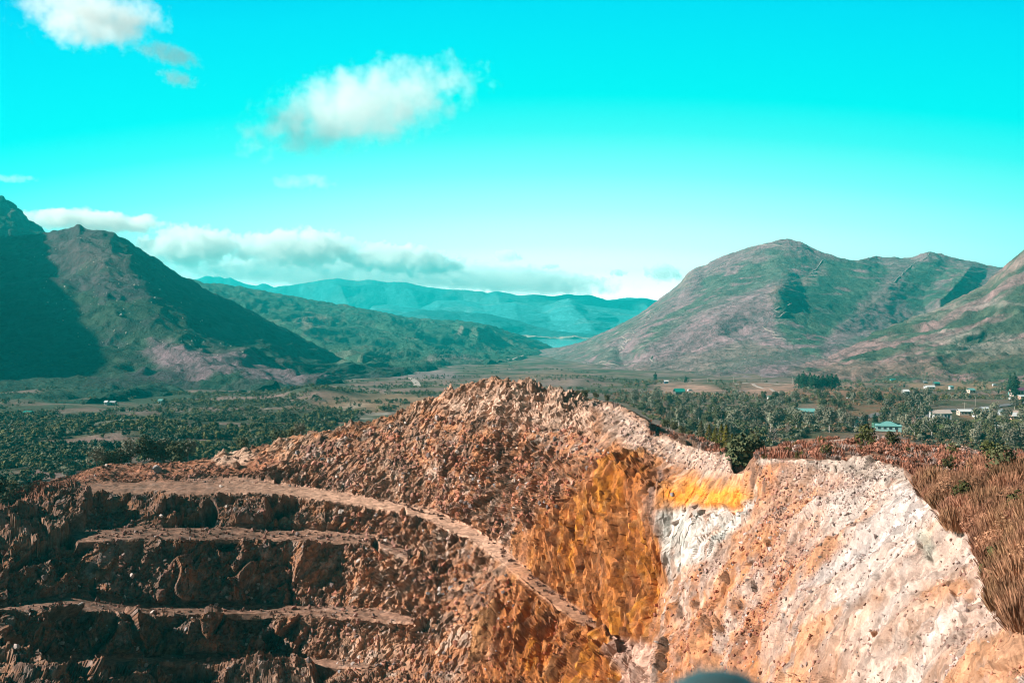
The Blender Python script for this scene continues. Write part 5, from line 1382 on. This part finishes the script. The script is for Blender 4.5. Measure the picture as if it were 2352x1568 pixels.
vehicle('parked_van', 1583, 892, 20, bmat('white_car_paint', (0.75, 0.76, 0.78), .3), 'white van parked right of the red car near the teal-roofed shed', 'van', 4.8, 2.0, True)
vehicle('parked_van', 2283, 889, 10, MB['white_car_paint'], 'white van parked left of the tallest dark conifer', 'van', 5.2, 2.2, True)
vehicle('parked_car', 1957, 905, 0, bmat('silver_car_paint', (0.5, 0.52, 0.53), .3), 'silver car parked among the trees right of the pine stand', 'car')

# power poles
pl = [(1507,890,15,'leftmost power pole, standing left of the teal-roofed shed'),(1625,880,11,'short power pole in the scrub right of the teal-roofed shed'),(1685,882,13,'power pole left of the first bare track clearing'),
      (1751,880,13,'power pole in the middle of the clearing left of the pine stand'),(1822,888,19,'power pole just left of the pine stand'),(2130,868,14,'power pole behind the white house on the clearing'),
      (2180,872,15,'power pole above the small white and blue hut'),(2223,878,17,'power pole in the trees right of the small white and blue hut'),(2242,935,23,'tall power pole at the far kerb of the grey road'),
      (2214,947,23,'power pole on the near side of the grey road'),(1942,957,16,'power pole at the bend left of the small white house'),(1991,960,9,'short pole behind the small white house'),(2307,975,20,'grey power pole on the right lawn'),(2310,1010,14,'short pole in the bushes low at the right edge')]
for u, v, hpx, lab in pl:
    b = S(u, v, valley); h = hpx * b[1] / F
    o = bpy.data.objects.new('power_pole', None); COL.objects.link(o); o.location = b; o.rotation_euler = (0, 0, random.uniform(-.4, .4)); tag(o, lab, 'power pole', 'power poles of the town')
    part('post', tube((0, 0, -1), (0, 0, h), .20, .14, 8), m_pole, o)
    part('crossarm', box(-1.1, 1.1, -.18, -.05, h - .8, h - .62), m_pole, o)
    for x in (-1, -.35, .35, 1): part('insulator', tube((x, -.11, h - .62), (x, -.11, h - .42), .06, .05, 6), m_white, o)

# roads and tracks laid on the ground
def ribbon(name, sheet, pts, wpx_or_m, mat, lift=0.25, step=6, kind='structure'):
    p = np.array(pts, float); L = np.r_[0, np.cumsum(np.hypot(*np.diff(p, axis=0).T))]
    n = max(3, int(L[-1] / step)); t = np.linspace(0, L[-1], n)
    q = np.stack([np.interp(t, L, p[:, 0]), np.interp(t, L, p[:, 1])], 1)
    W = sheet.at(q[:, 0], q[:, 1])
    d = np.gradient(W, axis=0); d[:, 2] = 0; d /= np.linalg.norm(d, axis=1, keepdims=True) + 1e-9
    s = np.stack([d[:, 1], -d[:, 0], np.zeros(n)], 1)
    rr = np.random.default_rng(len(pts) + n)
    wd = wpx_or_m * (0.75 + 0.5 * rr.random(n))[:, None] / 2
    up = np.array([0, 0, lift])
    toward = -W / np.linalg.norm(W, axis=1, keepdims=True) * lift * 2
    V = np.concatenate([W + s * wd + up + toward, W - s * wd + up + toward, W + s * wd - up * 6, W - s * wd - up * 6])
    i = np.arange(n - 1)
    Fq = np.concatenate([np.stack([i, i + 1, n + i + 1, n + i], 1), np.stack([i, 2 * n + i, 2 * n + i + 1, i + 1], 1), np.stack([n + i, n + i + 1, 3 * n + i + 1, 3 * n + i], 1)])
    link(name, mesh_np(name, V, Fq, mat), kind=kind)
m_road = mat_plain('worn_asphalt', (0.15, 0.13, 0.135), 0.9, 0.15, 0.3)
m_trk2 = mat_plain('worn_track', (0.30, 0.225, 0.20), 0.95, 0.3, 0.1)
m_track = mat_plain('pale_gravel', (0.42, 0.33, 0.29), 0.95, 0.25, 0.2)
ribbon('road', valley, [(2390,928),(2330,932),(2275,936),(2230,940),(2180,944),(2150,950),(2125,960)], 8, m_road, .3)
ribbon('road', valley, [(2060,951),(2030,950),(1985,954),(1950,958),(1925,968),(1890,972)], 7, m_road, .3)
ribbon('path', valley, [(1690,886),(1740,884),(1790,886),(1850,888)], 5, m_track)
ribbon('path', valley, [(1730,886),(1760,892),(1790,899)], 3, m_track)
ribbon('path', valley, [(945,870),(958,882),(975,892)], 7, m_track)
Z = lambda x, y: ((1400 + .4932 * x) * .91875, (550 + .4932 * y) * .91875)
for tr in ([(870,195),(860,210),(830,235),(805,245),(780,262),(755,275),(745,295),(735,300)], [(540,425),(510,440),(490,470),(455,485),(465,500),(430,510),(420,525)],
           [(390,540),(365,555),(378,575),(330,580),(305,592),(345,605),(330,620),(365,610),(310,640),(325,650),(290,662)], [(470,675),(452,690),(465,712),(500,718),(505,728)],
           [(1340,205),(1320,212),(1300,250),(1275,255),(1300,262),(1260,275),(1300,285),(1255,285)], [(1140,415),(1172,430),(1150,440)], [(1110,445),(1085,460),(1110,470),(1145,470),(1110,485),(1080,485)],
           [(1025,535),(1060,552),(1090,560),(1075,575),(1120,580),(1080,590),(1130,605),(1145,618)], [(1110,640),(1050,645),(960,648),(900,652),(830,652)], [(90,770),(160,745),(230,738),(310,735),(390,735)], [(160,740),(200,722),(290,715)],
           [(1010,125),(1080,130),(1150,138),(1220,145),(1280,150)], [(1870,170),(1840,200),(1780,235),(1740,270),(1720,290),(1690,320)]):
    ribbon('path', sd, [Z(*p) for p in tr], 2.4, m_trk2, 0.9, 4)
ribbon('path', sc_, [(1100,834),(1150,832),(1200,826)], 5, m_track, 1.0)

# ------------------------------------------------------------------ boulders
def rock_mesh(seed, flat_=1.0):
    import bmesh
    r_ = np.random.default_rng(seed)
    bm = bmesh.new(); bmesh.ops.create_icosphere(bm, subdivisions=3, radius=1.0)
    me = bpy.data.meshes.new('boulder'); bm.to_mesh(me); bm.free()
    co = np.zeros(len(me.vertices) * 3); me.vertices.foreach_get('co', co); co = co.reshape(-1, 3)
    for k in range(11):
        n = r_.normal(size=3); n /= np.linalg.norm(n); d = 0.45 + 0.4 * r_.random()
        s = co @ n; co = co - np.maximum(s - d, 0)[:, None] * n
    co *= (1 + 0.10 * fbm(co, 0.5, 3, seed))[:, None]
    me.vertices.foreach_set('co', co.ravel()); me.update(); return me
m_brock = mat_ground('boulder_rock', 1.5, 6, .3, .5, .1)
def mat_rock(name, col):
    m = mat_plain(name, col, .95, .3, 2.0); return m
m_bpale = mat_rock('pale_boulder', (0.56, 0.46, 0.40)); m_bbrown = mat_rock('brown_boulder', (0.34, 0.19, 0.12)); m_bgrey = mat_rock('grey_boulder', (0.28, 0.25, 0.25))
rocks = {m.name: [] for m in (m_bpale, m_bbrown, m_bgrey)}
for m in (m_bpale, m_bbrown, m_bgrey):
    for k in range(4):
        me = rock_mesh(900 + k + len(m.name)); me.materials.append(m); rocks[m.name].append(me)
def boulder(sheet, u, v, spx, mat, label, group=None, aspect=(1.2, 1, .8)):
    b = S(u, v, sheet); s = spx * b[1] / F / 2
    o = link('boulder', rocks[mat.name][int(rng.integers(0, 4))], None, label, 'boulder', group)
    o.location = b + np.array([0, 0, s * .25]); o.scale = (s * aspect[0], s * aspect[1], s * aspect[2]); o.rotation_euler = (rng.normal() * .3, rng.normal() * .3, rng.random() * 6.28)
for a in [(pit,350,1409,17,m_bpale,'pale squarish block on the third quarry bench'),(pit,514,1265,16,m_bpale,'pale block lodged at the top of the dark middle wall'),(pit,507,1118,10,m_bpale,'flat white stone beside the upper bench road'),
          (pit,566,1478,9,m_bpale,'small pale stone in the dark lower wall'),(pit,75,1404,12,m_bgrey,'dark stone on the pale ramp, left of two'),(pit,104,1398,12,m_bgrey,'dark stone on the pale ramp, right of two'),
          (pit,785,1178,18,m_bpale,'white angular rock in the wall under the upper bench road'),(pit,1140,1115,22,m_bgrey,'largest grey boulder above the middle of the bench road'),(pit,1013,1038,24,m_bbrown,'long tilted boulder in the upper quarry face'),
          (pit,1215,1113,16,m_bpale,'rounded pale boulder high in the middle of the quarry face'),(pit,1270,1020,16,m_bbrown,'brown boulder lying on the small ledge under the knoll'),(pit,1180,1018,12,m_bgrey,'dark block left of the small ledge under the knoll'),
          (pit,1030,1345,16,m_bgrey,'grey boulder on the slope under the bend of the bench road'),(pit,870,1150,11,m_bbrown,'brown stone on the inner side of the bench road'),(pit,1545,1137,13,m_bgrey,'round grey boulder stuck in the yellow ochre patch'),
          (pit,2065,1500,10,m_bgrey,'bluish small stone low on the pale slope'),(pit,2245,1245,20,m_bpale,'pinkish angular rock on the right ledge of the pale slope'),(pit,1850,1330,8,m_bgrey,'small dark stone on the middle of the right slope'),
          (pit,245,1072,10,m_bpale,'pale stone on the terrace lip at left'),(pit,365,1083,26,m_bgrey,'low grey outcrop boulder on the brown terrace'),(pit,545,1072,22,m_bbrown,'broken brown boulder behind the road on the terrace')]:
    boulder(*a)
r = np.random.default_rng(41)
for k, p in enumerate(rand_in([(330,1145),(900,1180),(930,1250),(1050,1320),(1100,1560),(300,1560),(500,1300),(330,1200)], 60, r)):
    boulder(pit, p[0], p[1], 6 + 8 * r.random() ** 2, [m_bpale, m_bbrown, m_bgrey][int(r.integers(0, 3))], 'loose angular boulder among the broken walls below the upper bench road', 'loose boulders below the upper bench road')
for k, p in enumerate(rand_in([(650,1040),(870,980),(1080,910),(1330,930),(1400,1050),(1250,1200),(1150,1240),(960,1150),(760,1115)], 70, r)):
    boulder(pit, p[0], p[1], 6 + 8 * r.random() ** 2, [m_bpale, m_bbrown, m_bgrey][int(r.integers(0, 3))], 'loose angular boulder on the face between the upper bench road and the crest', 'loose boulders above the upper bench road')
# pale boulders strewn over the left mountain
q = rand_in([(60,600),(150,550),(230,540),(330,600),(430,690),(560,800),(560,850),(440,820),(330,800),(250,820),(130,740),(80,660)], 135, r)
for p in q:
    boulder(sa, p[0], p[1], 2.2 + 4.2 * r.random() ** 2, m_bpale, 'pale boulder dotted on the dark slope of the left mountain', 'pale boulders strewn on the left mountain', (1, 1, 1.2))

# ------------------------------------------------------------------ lookout railing right below the lens
m_rail = mat_plain('teal_grey_steel', (0.055, 0.105, 0.11), .45, .15, 8.0, .3)
def lathe(prof, n=20):
    an = np.arange(n) * 6.2832 / n
    V = np.concatenate([np.stack([np.cos(an) * r_, np.sin(an) * r_, np.full(n, z)], 1) for r_, z in prof])
    Fq = np.array([(j * n + i, j * n + (i + 1) % n, (j + 1) * n + (i + 1) % n, (j + 1) * n + i) for j in range(len(prof) - 1) for i in range(n)])
    return V, Fq
top = px(1652, 1541, 1.35)
o = bpy.data.objects.new('railing_post', None); COL.objects.link(o); o.location = top - np.array([0, 0, 1.1]); tag(o, 'blurred dark teal rounded post top at the bottom edge of the picture', 'post')
part('post', lathe([(.035, 0), (.035, 1.04)]), m_rail, o)
part('cap', lathe([(.0, 1.03), (.078, 1.035), (.075, 1.055), (.063, 1.075), (.043, 1.09), (.02, 1.098), (0, 1.1)]), m_rail, o)
part('base_plate', lathe([(.0, .012), (.09, .012), (.09, 0)]), m_rail, o)
dk = bpy.data.objects.new('lookout_deck', None); COL.objects.link(dk); dk.location = top - np.array([0, 0, 1.1])
link('lookout_deck', mesh_np('lookout_deck', *box(-1.6, 1.6, -3.0, .25, -.15, -.002), m_pole), dk)
dk['kind'] = 'structure'

# ------------------------------------------------------------------ rubble: far more stones than one could count
def scree(name, zones, label, seed):
    r = np.random.default_rng(seed)
    ph = (1 + 5 ** .5) / 2
    iv = np.array([(-1,ph,0),(1,ph,0),(-1,-ph,0),(1,-ph,0),(0,-1,ph),(0,1,ph),(0,-1,-ph),(0,1,-ph),(ph,0,-1),(ph,0,1),(-ph,0,-1),(-ph,0,1)]) / 1.9
    it = np.array([(0,11,5),(0,5,1),(0,1,7),(0,7,10),(0,10,11),(1,5,9),(5,11,4),(11,10,2),(10,7,6),(7,1,8),(3,9,4),(3,4,2),(3,2,6),(3,6,8),(3,8,9),(4,9,5),(2,4,11),(6,2,10),(8,6,7),(9,8,1)])
    Vs, Cs, Fs, o = [], [], [], 0
    for poly, n, lo, hi, tint in zones:
        q = rand_in(poly, n, r)
        col = np.clip(np.round((q[:, 0] - us[0]) / STEP).astype(int), 0, len(us) - 1)
        rows = np.array([min(max(np.searchsorted(-Vg[:, c], -v), 1), len(Vg) - 2) for c, v in zip(col, q[:, 1])])
        b = PIT[rows, col]; cc = C[rows, col]
        keep = r.random(n) < 0.35 + 0.9 * sstep(fbm(b, 4.0, 3, seed), -0.4, 0.6)
        b, cc = b[keep], cc[keep]; n = len(b)
        s = (lo + (hi - lo) * r.random(n) ** 4) * b[:, 1] / F / 2
        sc = (s[:, None] * (0.35 + 1.15 * r.random((n, 3))))[:, None, :]
        v = iv[None] * sc * (0.6 + 0.7 * r.random((n, 12, 1)))
        a = r.random(n) * 6.283; ca, sa_ = np.cos(a), np.sin(a)
        t = r.normal(size=n) * 0.6; ct, st = np.cos(t), np.sin(t)
        x, y, z = v[..., 0], v[..., 1], v[..., 2]
        y, z = y * ct[:, None] - z * st[:, None], y * st[:, None] + z * ct[:, None]
        x, y = x * ca[:, None] - y * sa_[:, None], x * sa_[:, None] + y * ca[:, None]
        v = np.stack([x, y, z], -1) + b[:, None] + np.array([0, 0, 1]) * (s * 0.3)[:, None, None] + np.array(Nn[rows[keep], col[keep]])[:, None] * (s * 0.3)[:, None, None]
        k = r.random(n)
        c = cc * (0.65 + 0.75 * r.random((n, 1)))
        c = np.where((k < tint[0])[:, None], np.array((0.60, 0.50, 0.44)) * (0.7 + 0.4 * r.random((n, 1))), c)
        c = np.where((k > 1 - tint[1])[:, None], np.array((0.20, 0.15, 0.13)) * (0.7 + 0.6 * r.random((n, 1))), c)
        Vs.append(v.reshape(-1, 3)); Cs.append(np.repeat(c, 12, 0))
        Fs.append((it[None] + (np.arange(n) * 12)[:, None, None]).reshape(-1, 3) + o); o += n * 12
    link(name, mesh_np(name, np.concatenate(Vs), np.concatenate(Fs), m_bulk, np.concatenate(Cs)), None, label, 'rubble', None, 'stuff')
scree('rubble', [
    ([(1500,1640),(1500,1400),(1600,1280),(1740,1150),(1800,1080),(1900,1075),(2070,1090),(2140,1180),(2280,1280),(2352,1460),(2400,1640)], 7500, 1.6, 11, (.16, .05)),
    ([(1780,1120),(1950,1100),(2060,1130),(1950,1260),(1850,1380),(1700,1500),(1640,1480),(1700,1330)], 5200, 1.4, 8, (.12, .16)),
    ([(1370,930),(1480,968),(1580,1022),(1675,1046),(1680,1085),(1560,1075),(1440,1020)], 1700, 1.5, 7, (.25, .12)),
    ([(1740,1052),(1850,1060),(1900,1058),(2010,1056),(2080,1082),(2000,1110),(1850,1100),(1740,1110)], 1300, 1.5, 7, (.2, .2)),
    ([(650,1040),(870,975),(1060,960),(1340,985),(1420,1060),(1280,1180),(1180,1240),(960,1155),(760,1115)], 6500, 1.8, 12, (.06, .12)),
    ([(150,1150),(900,1180),(1080,1250),(1200,1350),(1100,1640),(-50,1640),(-50,1200)], 8000, 1.8, 13, (.07, .14)),
    ([(90,1118),(240,1072),(430,1065),(560,1045),(650,1050),(900,1150),(700,1120),(330,1104)], 1800, 1.4, 6, (.06, .10)),
    ([(760,1128),(980,1168),(1150,1255),(1300,1380),(1440,1480),(1500,1500),(1500,1640),(1440,1620),(1290,1400),(1080,1225),(870,1160)], 260, 1.2, 4, (.15, .1)),
    ([(1160,1330),(1400,1500),(1480,1640),(1090,1640)], 900, 1.6, 9, (.05, .05)),
], 'loose stones and broken rock strewn over the quarry walls, benches and slopes', 61)
